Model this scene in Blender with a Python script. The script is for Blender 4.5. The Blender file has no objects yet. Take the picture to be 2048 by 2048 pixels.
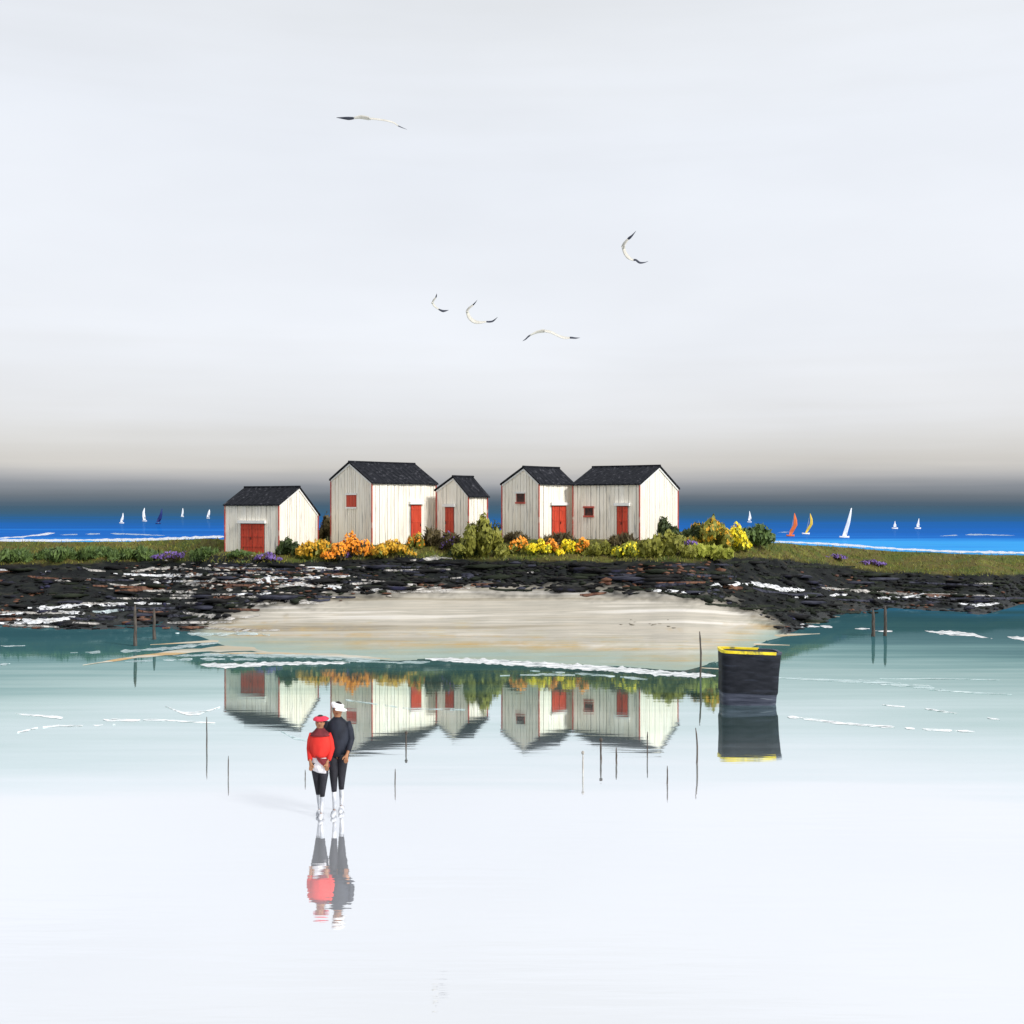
import bpy, bmesh, math, random
from mathutils import Vector, Matrix, noise
from mathutils.bvhtree import BVHTree
R = math.radians
random.seed(7)
scene = bpy.context.scene
C = scene.collection

# ------------------------------------------------------------------ camera
CAM_H, F, HOR = 4.7, 2450.0, 1012.0        # eye height, focal length and horizon row, in pixels of a 2048 picture
cam_d = bpy.data.cameras.new('camera'); cam = bpy.data.objects.new('camera', cam_d); C.objects.link(cam)
cam_d.sensor_width = 36; cam_d.lens = 36*F/2048
cam_d.clip_start = 0.1; cam_d.clip_end = 60000
cam.location = (0, 0, CAM_H)
cam.rotation_euler = (R(90) - math.atan((1024-HOR)/F), 0, 0)
scene.camera = cam

# ------------------------------------------------------------------ sky and sun
SUN_EL, SUN_AZ = 36, 51                     # degrees; azimuth to the right of straight ahead-behind (see below)
world = bpy.data.worlds.new('World'); scene.world = world; world.use_nodes = True
nt = world.node_tree; nt.nodes.clear()
def N(t, kind, **kw):
    n = t.nodes.new(kind)
    for k, v in kw.items(): setattr(n, k, v)
    return n
def srgb(r, g, b):
    f = lambda c: (c/255/12.92 if c/255 <= .04045 else ((c/255+.055)/1.055)**2.4)
    return (f(r), f(g), f(b), 1)
out = N(nt, 'ShaderNodeOutputWorld'); bg = N(nt, 'ShaderNodeBackground')
nt.links.new(bg.outputs[0], out.inputs[0]); bg.inputs['Strength'].default_value = 0.1
sky = N(nt, 'ShaderNodeTexSky', sky_type='NISHITA'); sky.sun_disc = False
sky.sun_elevation = R(SUN_EL); sky.sun_rotation = R(180-SUN_AZ)
tc = N(nt, 'ShaderNodeTexCoord'); sep = N(nt, 'ShaderNodeSeparateXYZ')
nt.links.new(tc.outputs['Generated'], sep.inputs[0])
mp = N(nt, 'ShaderNodeMapping'); mp.inputs['Scale'].default_value = (2.2, 2.2, 45)
nt.links.new(tc.outputs['Generated'], mp.inputs[0])
nz = N(nt, 'ShaderNodeTexNoise'); nz.inputs['Scale'].default_value = 1.6; nz.inputs['Detail'].default_value = 5
nt.links.new(mp.outputs[0], nz.inputs['Vector'])
def mth(t, op, a, b=None, c=None):
    n = N(t, 'ShaderNodeMath', operation=op)
    for i, v in enumerate((a, b, c)):
        if v is None: continue
        if isinstance(v, (int, float)): n.inputs[i].default_value = v
        else: t.links.new(v, n.inputs[i])
    return n.outputs[0]
warp = mth(nt, 'MULTIPLY_ADD', nz.outputs[0], 0.022, -0.011)
elev = mth(nt, 'ADD', sep.outputs['Z'], mth(nt, 'MULTIPLY', warp, mth(nt, 'MINIMUM', mth(nt, 'MULTIPLY_ADD', sep.outputs['Z'], 16, 0.25), 3.0)))
# the cloud bank thickens towards both sides
xx = mth(nt, 'ABSOLUTE', mth(nt, 'SUBTRACT', sep.outputs['X'], 0.02))
elev = mth(nt, 'MULTIPLY', elev, mth(nt, 'MULTIPLY_ADD', xx, -0.36, 1.07))
fac = mth(nt, 'POWER', mth(nt, 'MAXIMUM', elev, 0.0), 0.5)
ramp = N(nt, 'ShaderNodeValToRGB'); nt.links.new(fac, ramp.inputs[0])
stops = [(0.0, (62, 90, 113)), (.003, (77, 97, 115)), (.008, (103, 113, 124)), (.0150, (136, 141, 149)),
         (.0235, (176, 176, 178)), (.033, (205, 202, 198)), (.050, (217, 216, 215)), (.075, (228, 229, 232)),
         (.14, (237, 240, 246)), (.28, (236, 240, 247)), (.42, (226, 229, 233)), (1.0, (230, 233, 238))]
el = ramp.color_ramp.elements
while len(el) > 1: el.remove(el[-1])
el[0].position = 0; el[0].color = srgb(*stops[0][1])
for p, c in stops[1:]:
    e = el.new(p**.5); e.color = srgb(*c)
mp2 = N(nt, 'ShaderNodeMapping'); mp2.inputs['Scale'].default_value = (2.0, 2.0, 7); mp2.inputs['Rotation'].default_value = (0, .25, 0)
nt.links.new(tc.outputs['Generated'], mp2.inputs[0])
nz2 = N(nt, 'ShaderNodeTexNoise'); nz2.inputs['Scale'].default_value = 1.5; nz2.inputs['Detail'].default_value = 4
nt.links.new(mp2.outputs[0], nz2.inputs['Vector'])
gain = mth(nt, 'MULTIPLY', mth(nt, 'MULTIPLY_ADD', nz2.outputs[0], 0.20, 0.90), 10.45)
vm = N(nt, 'ShaderNodeVectorMath', operation='SCALE'); nt.links.new(ramp.outputs[0], vm.inputs[0]); nt.links.new(gain, vm.inputs['Scale'])
mx = N(nt, 'ShaderNodeMix', data_type='RGBA'); mx.inputs[0].default_value = 0.95
nt.links.new(sky.outputs[0], mx.inputs[6]); nt.links.new(vm.outputs[0], mx.inputs[7]); nt.links.new(mx.outputs[2], bg.inputs[0])

sun_d = bpy.data.lights.new('sun', 'SUN'); sun = bpy.data.objects.new('sun', sun_d); C.objects.link(sun)
sun_d.energy = 3.5; sun_d.angle = R(12); sun_d.color = (1, .98, .95)
# SUN_AZ degrees to the right of the direction behind the viewer
sv = Vector((math.sin(R(SUN_AZ))*math.cos(R(SUN_EL)), -math.cos(R(SUN_AZ))*math.cos(R(SUN_EL)), math.sin(R(SUN_EL))))
sun.rotation_euler = sv.to_track_quat('Z', 'Y').to_euler()
sun.location = (30, -20, 40)
scene.view_settings.view_transform = 'Standard'; scene.view_settings.look = 'None'
scene.view_settings.exposure = 0.0; scene.view_settings.gamma = 1.0
scene.cycles.max_bounces = 8

# ------------------------------------------------------------------ helpers
def ramp_y(pts, x):
    if x <= pts[0][0]: return pts[0][1]
    for (a, b), (c, d) in zip(pts, pts[1:]):
        if x <= c:
            t = (x-a)/(c-a); t = t*t*(3-2*t)*.5 + t*.5
            return b+(d-b)*t
    return pts[-1][1]
def at(px, py, d): return Vector(((px-1024)*d/F, d, CAM_H-(py-HOR)*d/F))
def on_water(px, py, z=0.0):
    return at(px, py, (CAM_H-z)*F/(py-HOR))
def link(o, parent=None):
    C.objects.link(o)
    if parent: o.parent = parent
    return o
def build(name, bm, mats, parent=None, smooth=False):
    me = bpy.data.meshes.new(name); bm.normal_update(); bm.to_mesh(me); bm.free()
    for m in (mats if isinstance(mats, (list, tuple)) else [mats]): me.materials.append(m)
    if smooth:
        for p in me.polygons: p.use_smooth = True
    return link(bpy.data.objects.new(name, me), parent)
def tag(o, label=None, cat=None, group=None, kind=None):
    for k, v in (('label', label), ('category', cat), ('group', group), ('kind', kind)):
        if v: o[k] = v
    return o
def empty(name, loc, label, cat, group=None, rz=0):
    o = bpy.data.objects.new(name, None); o.empty_display_size = .3
    C.objects.link(o); o.location = loc; o.rotation_euler = (0, 0, rz)
    return tag(o, label, cat, group)
def face(bm, vs, mi=0):
    try:
        f = bm.faces.new(vs); f.material_index = mi; return f
    except ValueError: return None
def hexa(bm, bottom, top, mi=0):                       # prism between two loops of equal length
    b = [bm.verts.new(p) for p in bottom]; t = [bm.verts.new(p) for p in top]; n = len(b)
    face(bm, b[::-1], mi); face(bm, t, mi)
    for i in range(n): face(bm, (b[i], b[(i+1) % n], t[(i+1) % n], t[i]), mi)
def loft(bm, rings, n=16, mi=0, cap=True):             # rings: (centre, axis_u * ru, axis_v * rv)
    rows = []
    for c, u, v in rings:
        rows.append([bm.verts.new(Vector(c)+Vector(u)*math.cos(2*math.pi*i/n)+Vector(v)*math.sin(2*math.pi*i/n)) for i in range(n)])
    for a, b in zip(rows, rows[1:]):
        for i in range(n): face(bm, (a[i], a[(i+1) % n], b[(i+1) % n], b[i]), mi)
    if cap: face(bm, rows[0][::-1], mi); face(bm, rows[-1], mi)
def tube(bm, pts, rad, n=8, mi=0):
    rings = []
    for i, p in enumerate(pts):
        p = Vector(p); a = Vector(pts[max(i-1, 0)]); b = Vector(pts[min(i+1, len(pts)-1)])
        t = (b-a).normalized(); ref = Vector((0, 1, 0)) if abs(t.y) < .8 else Vector((1, 0, 0))
        u = t.cross(ref).normalized(); v = u.cross(t)*-1
        r = rad[i] if isinstance(rad, (list, tuple)) else rad
        rings.append((p, u*r, v*r))
    loft(bm, rings, n, mi)
def ball(bm, c, rx, ry, rz, n=12, m=8, mi=0):
    rings = []
    for j in range(m+1):
        a = -math.pi/2+math.pi*(j/m*.96+.02)
        rings.append((Vector(c)+Vector((0, 0, rz*math.sin(a))), Vector((rx*math.cos(a), 0, 0)), Vector((0, ry*math.cos(a), 0))))
    loft(bm, rings, n, mi)

def mat(name, c1, c2=None, scale=(4, 4, 4), rough=.7, bump=0.0, detail=5, lo=.35, hi=.65, c3=None, c3s=(1, 1, 1), spec=.3, c3lo=.55, c3hi=.7, ns=1.0):
    m = bpy.data.materials.new(name); m.use_nodes = True; t = m.node_tree
    p = t.nodes['Principled BSDF']; p.inputs['Roughness'].default_value = rough
    p.inputs['Specular IOR Level'].default_value = spec
    if c2 is None:
        p.inputs['Base Color'].default_value = (*c1, 1)
    co = N(t, 'ShaderNodeTexCoord'); ma = N(t, 'ShaderNodeMapping'); ma.inputs['Scale'].default_value = scale
    t.links.new(co.outputs['Object'], ma.inputs[0])
    no = N(t, 'ShaderNodeTexNoise'); no.inputs['Detail'].default_value = detail; no.inputs['Scale'].default_value = ns
    t.links.new(ma.outputs[0], no.inputs['Vector'])
    if c2 is not None:
        cr = N(t, 'ShaderNodeValToRGB'); cr.color_ramp.elements[0].position = lo; cr.color_ramp.elements[1].position = hi
        cr.color_ramp.elements[0].color = (*c1, 1); cr.color_ramp.elements[1].color = (*c2, 1)
        t.links.new(no.outputs[0], cr.inputs[0]); col = cr.outputs[0]
        if c3 is not None:
            ma3 = N(t, 'ShaderNodeMapping'); ma3.inputs['Scale'].default_value = c3s; ma3.inputs['Location'].default_value = (3.1, 7.7, 1.3)
            t.links.new(co.outputs['Object'], ma3.inputs[0])
            n3 = N(t, 'ShaderNodeTexNoise'); n3.inputs['Detail'].default_value = 5; n3.inputs['Scale'].default_value = 1
            t.links.new(ma3.outputs[0], n3.inputs['Vector'])
            mr = N(t, 'ShaderNodeMapRange'); mr.inputs[1].default_value = c3lo; mr.inputs[2].default_value = c3hi
            t.links.new(n3.outputs[0], mr.inputs[0])
            mi = N(t, 'ShaderNodeMix', data_type='RGBA'); t.links.new(mr.outputs[0], mi.inputs[0]); t.links.new(col, mi.inputs[6]); mi.inputs[7].default_value = (*c3, 1)
            col = mi.outputs[2]
        t.links.new(col, p.inputs['Base Color'])
    if bump:
        b = N(t, 'ShaderNodeBump'); b.inputs['Strength'].default_value = bump; b.inputs['Distance'].default_value = .02
        t.links.new(no.outputs[0], b.inputs['Height']); t.links.new(b.outputs[0], p.inputs['Normal'])
    return m

M = {}
M['board'] = mat('painted boards', (.86, .79, .665), (.92, .87, .775), (7, 7, .7), .65, .3, c3=(.33, .32, .30), c3s=(13, 13, .8), c3lo=.58, c3hi=.72)
M['board_gap'] = mat('dark behind boards', (.055, .055, .06), (.12, .12, .12), (3, 3, 1), .9)
M['roof'] = mat('tarred roofing', (.006, .007, .010), (.014, .015, .020), (5, 5, 5), .75, .3, c3=(.11, .11, .125), c3s=(7, 7, 1.0), c3lo=.58, c3hi=.80, spec=.12)
M['red'] = mat('red door paint', (.46, .045, .022), (.62, .075, .035), (12, 12, 1.2), .5, .25, c3=(.20, .055, .035), c3s=(16, 16, 1.5), c3lo=.58, c3hi=.72)
M['rust'] = mat('faded red trim', (.40, .06, .04), (.52, .11, .08), (4, 4, 2), .7, .2, c3=(.55, .45, .38), c3s=(3, 3, 3), c3lo=.58, c3hi=.7)
M['white'] = mat('white trim paint', (.78, .77, .74), (.84, .83, .81), (6, 6, 6), .6, .1)
M['dark'] = mat('dark glass', (.03, .02, .02), (.10, .035, .025), (9, 9, 5), .25, 0)
M['post'] = mat('weathered post', (.05, .042, .036), (.12, .10, .085), (20, 20, 4), .85, .4)
M['pale_post'] = mat('pale post', (.30, .28, .25), (.55, .53, .50), (20, 20, 4), .8, .3)
M['leaf_dark'] = mat('dark leaves', (.020, .035, .010), (.060, .085, .020), (3, 3, 3), .6)
M['leaf_olive'] = mat('olive leaves', (.12, .125, .016), (.27, .26, .04), (3.5, 3.5, 3.5), .6)
M['leaf_lime'] = mat('lime leaves', (.18, .21, .016), (.36, .36, .05), (3.5, 3.5, 3.5), .6)
M['leaf_green'] = mat('green leaves', (.045, .08, .022), (.12, .18, .045), (3.5, 3.5, 3.5), .6)
M['leaf_brown'] = mat('brown leaves', (.055, .040, .018), (.13, .10, .04), (3.5, 3.5, 3.5), .7)
M['ochre'] = mat('ochre blossom', (.50, .25, .015), (.66, .38, .025), (4, 4, 4), .6)
M['orange'] = mat('orange blossom', (.82, .25, .018), (.88, .36, .03), (4, 4, 4), .6)
M['yellow'] = mat('yellow blossom', (.86, .62, .012), (.92, .78, .03), (4, 4, 4), .6)
M['purple'] = mat('purple heather', (.12, .06, .25), (.22, .14, .42), (5, 5, 5), .7)
M['stem'] = mat('woody stem', (.05, .035, .02), (.10, .07, .04), (9, 9, 3), .9)

# ------------------------------------------------------------------ water (one sheet out to the horizon)
def water_material():
    m = bpy.data.materials.new('sea water'); m.use_nodes = True; t = m.node_tree; t.nodes.clear()
    o = N(t, 'ShaderNodeOutputMaterial'); ge = N(t, 'ShaderNodeNewGeometry')
    ma = N(t, 'ShaderNodeMapping'); ma.inputs['Scale'].default_value = (.045, .30, 1)
    t.links.new(ge.outputs['Position'], ma.inputs[0])
    n1 = N(t, 'ShaderNodeTexNoise'); n1.inputs['Scale'].default_value = 1; n1.inputs['Detail'].default_value = 6; n1.inputs['Roughness'].default_value = .6
    t.links.new(ma.outputs[0], n1.inputs['Vector'])
    ma2 = N(t, 'ShaderNodeMapping'); ma2.inputs['Scale'].default_value = (.16, 2.4, 1)
    t.links.new(ge.outputs['Position'], ma2.inputs[0])
    n2 = N(t, 'ShaderNodeTexNoise'); n2.inputs['Scale'].default_value = 1; n2.inputs['Detail'].default_value = 5
    t.links.new(ma2.outputs[0], n2.inputs['Vector'])
    sp = N(t, 'ShaderNodeSeparateXYZ'); t.links.new(ge.outputs['Position'], sp.inputs[0])
    # depth of the water grows away from the viewer and towards both sides of the spit
    ax = mth(t, 'ABSOLUTE', mth(t, 'ADD', sp.outputs['X'], -1.0))
    side = mth(t, 'MULTIPLY', mth(t, 'MAXIMUM', mth(t, 'SUBTRACT', ax, 5.0), 0), .50)
    y = mth(t, 'ADD', sp.outputs['Y'], mth(t, 'MINIMUM', side, 7.0))
    y = mth(t, 'MULTIPLY', y, mth(t, 'MULTIPLY_ADD', n1.outputs[0], .50, .75))
    y = mth(t, 'MULTIPLY', y, mth(t, 'MULTIPLY_ADD', n2.outputs[0], .12, .94))
    ma4 = N(t, 'ShaderNodeMapping'); ma4.inputs['Scale'].default_value = (.004, .035, 1)
    t.links.new(ge.outputs['Position'], ma4.inputs[0])
    n4 = N(t, 'ShaderNodeTexNoise'); n4.inputs['Scale'].default_value = 1; n4.inputs['Detail'].default_value = 6; n4.inputs['Roughness'].default_value = .65
    t.links.new(ma4.outputs[0], n4.inputs['Vector'])
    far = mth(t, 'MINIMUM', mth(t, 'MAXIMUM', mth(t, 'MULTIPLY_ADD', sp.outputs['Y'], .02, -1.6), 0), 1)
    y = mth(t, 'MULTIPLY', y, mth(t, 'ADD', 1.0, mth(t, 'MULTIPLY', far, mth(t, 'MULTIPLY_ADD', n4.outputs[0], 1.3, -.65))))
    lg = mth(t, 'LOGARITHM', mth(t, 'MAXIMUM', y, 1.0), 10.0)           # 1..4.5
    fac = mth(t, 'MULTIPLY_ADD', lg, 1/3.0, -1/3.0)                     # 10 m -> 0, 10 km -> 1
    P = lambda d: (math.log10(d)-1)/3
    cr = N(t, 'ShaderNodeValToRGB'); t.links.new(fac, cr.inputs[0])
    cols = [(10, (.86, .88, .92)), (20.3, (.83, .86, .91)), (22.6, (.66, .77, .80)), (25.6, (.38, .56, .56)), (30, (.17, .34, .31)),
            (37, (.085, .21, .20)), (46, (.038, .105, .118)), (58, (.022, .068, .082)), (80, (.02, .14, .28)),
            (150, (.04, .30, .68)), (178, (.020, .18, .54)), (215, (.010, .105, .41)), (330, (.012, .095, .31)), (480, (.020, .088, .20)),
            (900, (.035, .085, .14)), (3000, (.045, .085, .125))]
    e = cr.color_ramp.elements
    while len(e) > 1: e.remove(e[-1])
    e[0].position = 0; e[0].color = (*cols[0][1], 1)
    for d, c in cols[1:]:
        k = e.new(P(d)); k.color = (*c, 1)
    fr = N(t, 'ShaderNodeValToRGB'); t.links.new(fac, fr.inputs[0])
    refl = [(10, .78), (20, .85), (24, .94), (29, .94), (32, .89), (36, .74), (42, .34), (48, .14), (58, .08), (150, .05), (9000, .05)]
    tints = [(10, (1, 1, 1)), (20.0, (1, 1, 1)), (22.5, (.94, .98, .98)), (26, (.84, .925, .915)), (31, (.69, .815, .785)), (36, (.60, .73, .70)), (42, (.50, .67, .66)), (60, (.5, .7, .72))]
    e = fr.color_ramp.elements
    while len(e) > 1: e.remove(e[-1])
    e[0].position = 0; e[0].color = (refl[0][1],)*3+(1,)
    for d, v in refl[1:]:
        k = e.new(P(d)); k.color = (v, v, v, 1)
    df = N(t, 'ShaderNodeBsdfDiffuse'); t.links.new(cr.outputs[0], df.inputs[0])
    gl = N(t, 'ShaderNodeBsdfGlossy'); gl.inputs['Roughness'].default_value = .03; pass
    tr = N(t, 'ShaderNodeValToRGB'); t.links.new(fac, tr.inputs[0]); e = tr.color_ramp.elements
    while len(e) > 1: e.remove(e[-1])
    e[0].position = 0; e[0].color = (*tints[0][1], 1)
    for d, c in tints[1:]:
        k = e.new(P(d)); k.color = (*c, 1)
    t.links.new(tr.outputs[0], gl.inputs[0])
    ma3 = N(t, 'ShaderNodeMapping'); ma3.inputs['Scale'].default_value = (.5, 3.2, 1)
    t.links.new(ge.outputs['Position'], ma3.inputs[0])
    n3 = N(t, 'ShaderNodeTexNoise'); n3.inputs['Scale'].default_value = 1; n3.inputs['Detail'].default_value = 3
    t.links.new(ma3.outputs[0], n3.inputs['Vector'])
    bp = N(t, 'ShaderNodeBump'); bp.inputs['Strength'].default_value = .13; bp.inputs['Distance'].default_value = .012
    bs_ = N(t, 'ShaderNodeMapRange'); bs_.inputs[1].default_value = 19; bs_.inputs[2].default_value = 24; bs_.inputs[3].default_value = .32; bs_.inputs[4].default_value = .085
    t.links.new(sp.outputs['Y'], bs_.inputs[0]); t.links.new(bs_.outputs[0], bp.inputs['Strength'])
    t.links.new(n3.outputs[0], bp.inputs['Height']); t.links.new(bp.outputs[0], gl.inputs['Normal'])
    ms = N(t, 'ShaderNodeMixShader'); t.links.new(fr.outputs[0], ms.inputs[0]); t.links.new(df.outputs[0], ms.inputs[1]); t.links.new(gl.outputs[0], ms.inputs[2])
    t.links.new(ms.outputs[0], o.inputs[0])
    return m
bm = bmesh.new()
ys = [-60, 0, 20, 40, 60, 100, 200, 500, 1500, 5000, 25000]; rows = []
for yv in ys:
    hw = max(150, yv*1.6+150); rows.append([bm.verts.new((x*hw, yv, 0)) for x in (-1, -.5, 0, .5, 1)])
for a, b in zip(rows, rows[1:]):
    for i in range(4): bm.faces.new((a[i], a[i+1], b[i+1], b[i]))
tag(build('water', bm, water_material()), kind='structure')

# ------------------------------------------------------------------ island
SHORE = [(-700, 1240), (-200, 1246), (0, 1252), (130, 1262), (250, 1258), (330, 1254), (390, 1272), (460, 1294), (540, 1308), (640, 1316), (800, 1322),
         (950, 1318), (1100, 1326), (1250, 1334), (1370, 1344), (1425, 1330), (1480, 1304), (1545, 1278), (1620, 1254), (1700, 1230), (1790, 1216),
         (1900, 1222), (1960, 1228), (2048, 1206), (2300, 1196), (2800, 1190)]
CREST = [(-700, 1080), (0, 1083), (200, 1084), (440, 1077), (600, 1072), (1000, 1068), (1350, 1062), (1440, 1058), (1490, 1068), (1545, 1085), (1640, 1092), (1800, 1103), (1990, 1110), (2048, 1111), (2800, 1118)]
GRASS = [(-700, 1130), (0, 1128), (250, 1122), (330, 1118), (450, 1124), (600, 1124), (800, 1112), (900, 1117), (1000, 1118), (1200, 1121), (1380, 1121), (1500, 1113), (1640, 1126), (1760, 1143), (1960, 1150), (2048, 1146), (2800, 1146)]
SAND = [(-700, 1300), (360, 1290), (430, 1244), (520, 1214), (600, 1205), (700, 1191), (850, 1179), (1000, 1179), (1200, 1187), (1350, 1194), (1440, 1206), (1520, 1232), (1600, 1290), (2800, 1290)]
PADS = []
def shore(px): return ramp_y(SHORE, px)+5*noise.noise(Vector((px*.008, 1.7, 0)))+1.2*noise.noise(Vector((px*.03, 8.7, 0)))
def terrain_z(px, py):
    ys_, yc = shore(px), ramp_y(CREST, px)
    ds = CAM_H*F/(ys_-HOR); k = min(max((ds-37)/18, 0), 1)
    dc = 56+11*k; zc = CAM_H-(yc-HOR)*dc/F
    t = (ys_-py)/(ys_-yc)
    if t < 0: return -0.12*min(1, -t*5)
    return zc*min(t, 1)**(1.6-.35*k)
def nf(p, s): return noise.noise(Vector(p)*s)
def terrain(pads=()):
    bm = bmesh.new(); zl = bm.verts.layers.float_color.new('zone')
    cols = []; px = -700
    while px < 2800:
        cols.append(px); px += 5 if -60 < px < 2110 else 14
    NR = 130; grid = []
    for px in cols:
        ys_, yc = shore(px), ramp_y(CREST, px); yg, yk = ramp_y(GRASS, px), ramp_y(SAND, px); col = []
        for j in range(-4, NR+1):
            py = ys_-(ys_-yc)*j/NR
            z = terrain_z(px, py); p = at(px, py, (CAM_H-z)*F/(py-HOR))
            jit = nf((px*.02, py*.06, 0), 1)*9+nf((px*.09, py*.2, 3), 1)*5
            g = min(max((yg+jit*.6-py)/6+.5, 0), 1)
            s = min(max((py-yk-jit*1.8)/34+.5, 0), 1)
            rock = (1-g)*(1-s)
            wet = min(max((66+jit*4-(ys_-py))/60, 0), 1)
            p.z += rock*(.16*nf((p.x*1.1, p.y*1.3, 0), 1)+.10*nf((p.x*3, p.y*3.4, 5), 1)+.05*nf((p.x*8, p.y*8, 9), 1))*min(1, max(j, 0)/8)
            p.z += (1-rock)*.03*nf((p.x*.9, p.y*1.2, 2), 1)*min(1, max(j, 0)/8)
            for (c, r0, r1, zb) in pads:
                d = (Vector((p.x, p.y))-c).length
                k = min(max((r1-d)/(r1-r0), 0), 1); k = k*k*(3-2*k)
                p.z += (zb-p.z)*k
            v = bm.verts.new(p); v[zl] = (g, s, wet, 1); col.append(v)
        d0, z0 = col[-1].co.y, col[-1].co.z; dsea = CAM_H*F/(yc-HOR); x0 = col[-1].co.x/d0
        for k in (.06, .15, .3, .5, .7, .85, .96, 1.0):
            d = d0+(dsea*.97-d0)*k
            z = CAM_H-(yc-HOR)*d/F-.10-.5*math.sin(k*math.pi)*.4
            if k == 1.0: z = -.4
            v = bm.verts.new((x0*d, d, z)); v[zl] = (1, 0, 0, 1); col.append(v)
        grid.append(col)
    for a, b in zip(grid, grid[1:]):
        for i in range(len(a)-1): bm.faces.new((a[i], b[i], b[i+1], a[i+1]))
    return bm
def terrain_material():
    m = bpy.data.materials.new('island ground'); m.use_nodes = True; t = m.node_tree
    p = t.nodes['Principled BSDF']; p.inputs['Specular IOR Level'].default_value = .10
    at_ = N(t, 'ShaderNodeAttribute', attribute_name='zone'); s = N(t, 'ShaderNodeSeparateColor'); t.links.new(at_.outputs['Color'], s.inputs[0])
    ge = N(t, 'ShaderNodeNewGeometry')
    spx = N(t, 'ShaderNodeSeparateXYZ'); t.links.new(ge.outputs['Position'], spx.inputs[0])
    cmb = N(t, 'ShaderNodeCombineXYZ'); t.links.new(spx.outputs['X'], cmb.inputs[0])
    t.links.new(mth(t, 'MULTIPLY_ADD', spx.outputs['Z'], 8.0, spx.outputs['Y']), cmb.inputs[1])      # layers of sand dip gently towards the water
    def noise_ramp(scale, stops, detail=6, strata=False):
        ma = N(t, 'ShaderNodeMapping'); ma.inputs['Scale'].default_value = scale; t.links.new(cmb.outputs[0] if strata else ge.outputs['Position'], ma.inputs[0])
        no = N(t, 'ShaderNodeTexNoise'); no.inputs['Scale'].default_value = 1; no.inputs['Detail'].default_value = detail; no.inputs['Roughness'].default_value = .6
        t.links.new(ma.outputs[0], no.inputs['Vector'])
        cr = N(t, 'ShaderNodeValToRGB'); t.links.new(no.outputs[0], cr.inputs[0]); e = cr.color_ramp.elements
        while len(e) > 1: e.remove(e[-1])
        e[0].position = stops[0][0]; e[0].color = (*stops[0][1], 1)
        for q, c in stops[1:]:
            k = e.new(q); k.color = (*c, 1)
        return cr.outputs[0], no.outputs[0]
    grass, _ = noise_ramp((.35, .8, 1), [(.3, (.040, .060, .014)), (.45, (.080, .095, .020)), (.56, (.095, .075, .024)), (.68, (.14, .145, .032))])
    rock, rn = noise_ramp((1.1, 2.2, 2.2), [(.32, (.006, .006, .007)), (.5, (.011, .013, .013)), (.62, (.020, .022, .018)), (.74, (.055, .040, .030))])
    sand, sn = noise_ramp((.075, .42, 1), [(.28, (.22, .19, .14)), (.38, (.34, .305, .24)), (.47, (.47, .43, .36)), (.53, (.37, .345, .29)), (.58, (.52, .48, .41)), (.66, (.62, .59, .54))], 9, True)
    wets, _ = noise_ramp((.06, .55, 1), [(.32, (.28, .30, .25)), (.42, (.36, .35, .26)), (.49, (.45, .29, .10)), (.55, (.38, .36, .26)), (.66, (.54, .52, .44))], 8, True)
    def mix(f, a, b):
        x = N(t, 'ShaderNodeMix', data_type='RGBA'); t.links.new(f, x.inputs[0]); t.links.new(a, x.inputs[6]); t.links.new(b, x.inputs[7]); return x.outputs[2]
    sw = mix(s.outputs[2], sand, wets)
    zf = N(t, 'ShaderNodeMapRange'); zf.inputs[1].default_value = .16; zf.inputs[2].default_value = .0
    t.links.new(mth(t, 'MULTIPLY_ADD', sn, .18, mth(t, 'ADD', spx.outputs['Z'], -.09)), zf.inputs[0])
    film = N(t, 'ShaderNodeRGB'); film.outputs[0].default_value = (.25, .36, .33, 1)
    sw = mix(mth(t, 'MULTIPLY', zf.outputs[0], .8), sw, film.outputs[0])
    c = mix(s.outputs[1], rock, sw); c = mix(s.outputs[0], c, grass)
    t.links.new(c, p.inputs['Base Color'])
    ro = mth(t, 'MULTIPLY_ADD', s.outputs[2], -.35, .8); t.links.new(ro, p.inputs['Roughness'])
    b = N(t, 'ShaderNodeBump'); b.inputs['Strength'].default_value = .6; b.inputs['Distance'].default_value = .06
    t.links.new(rn, b.inputs['Height']); t.links.new(b.outputs[0], p.inputs['Normal'])
    return m

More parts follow.
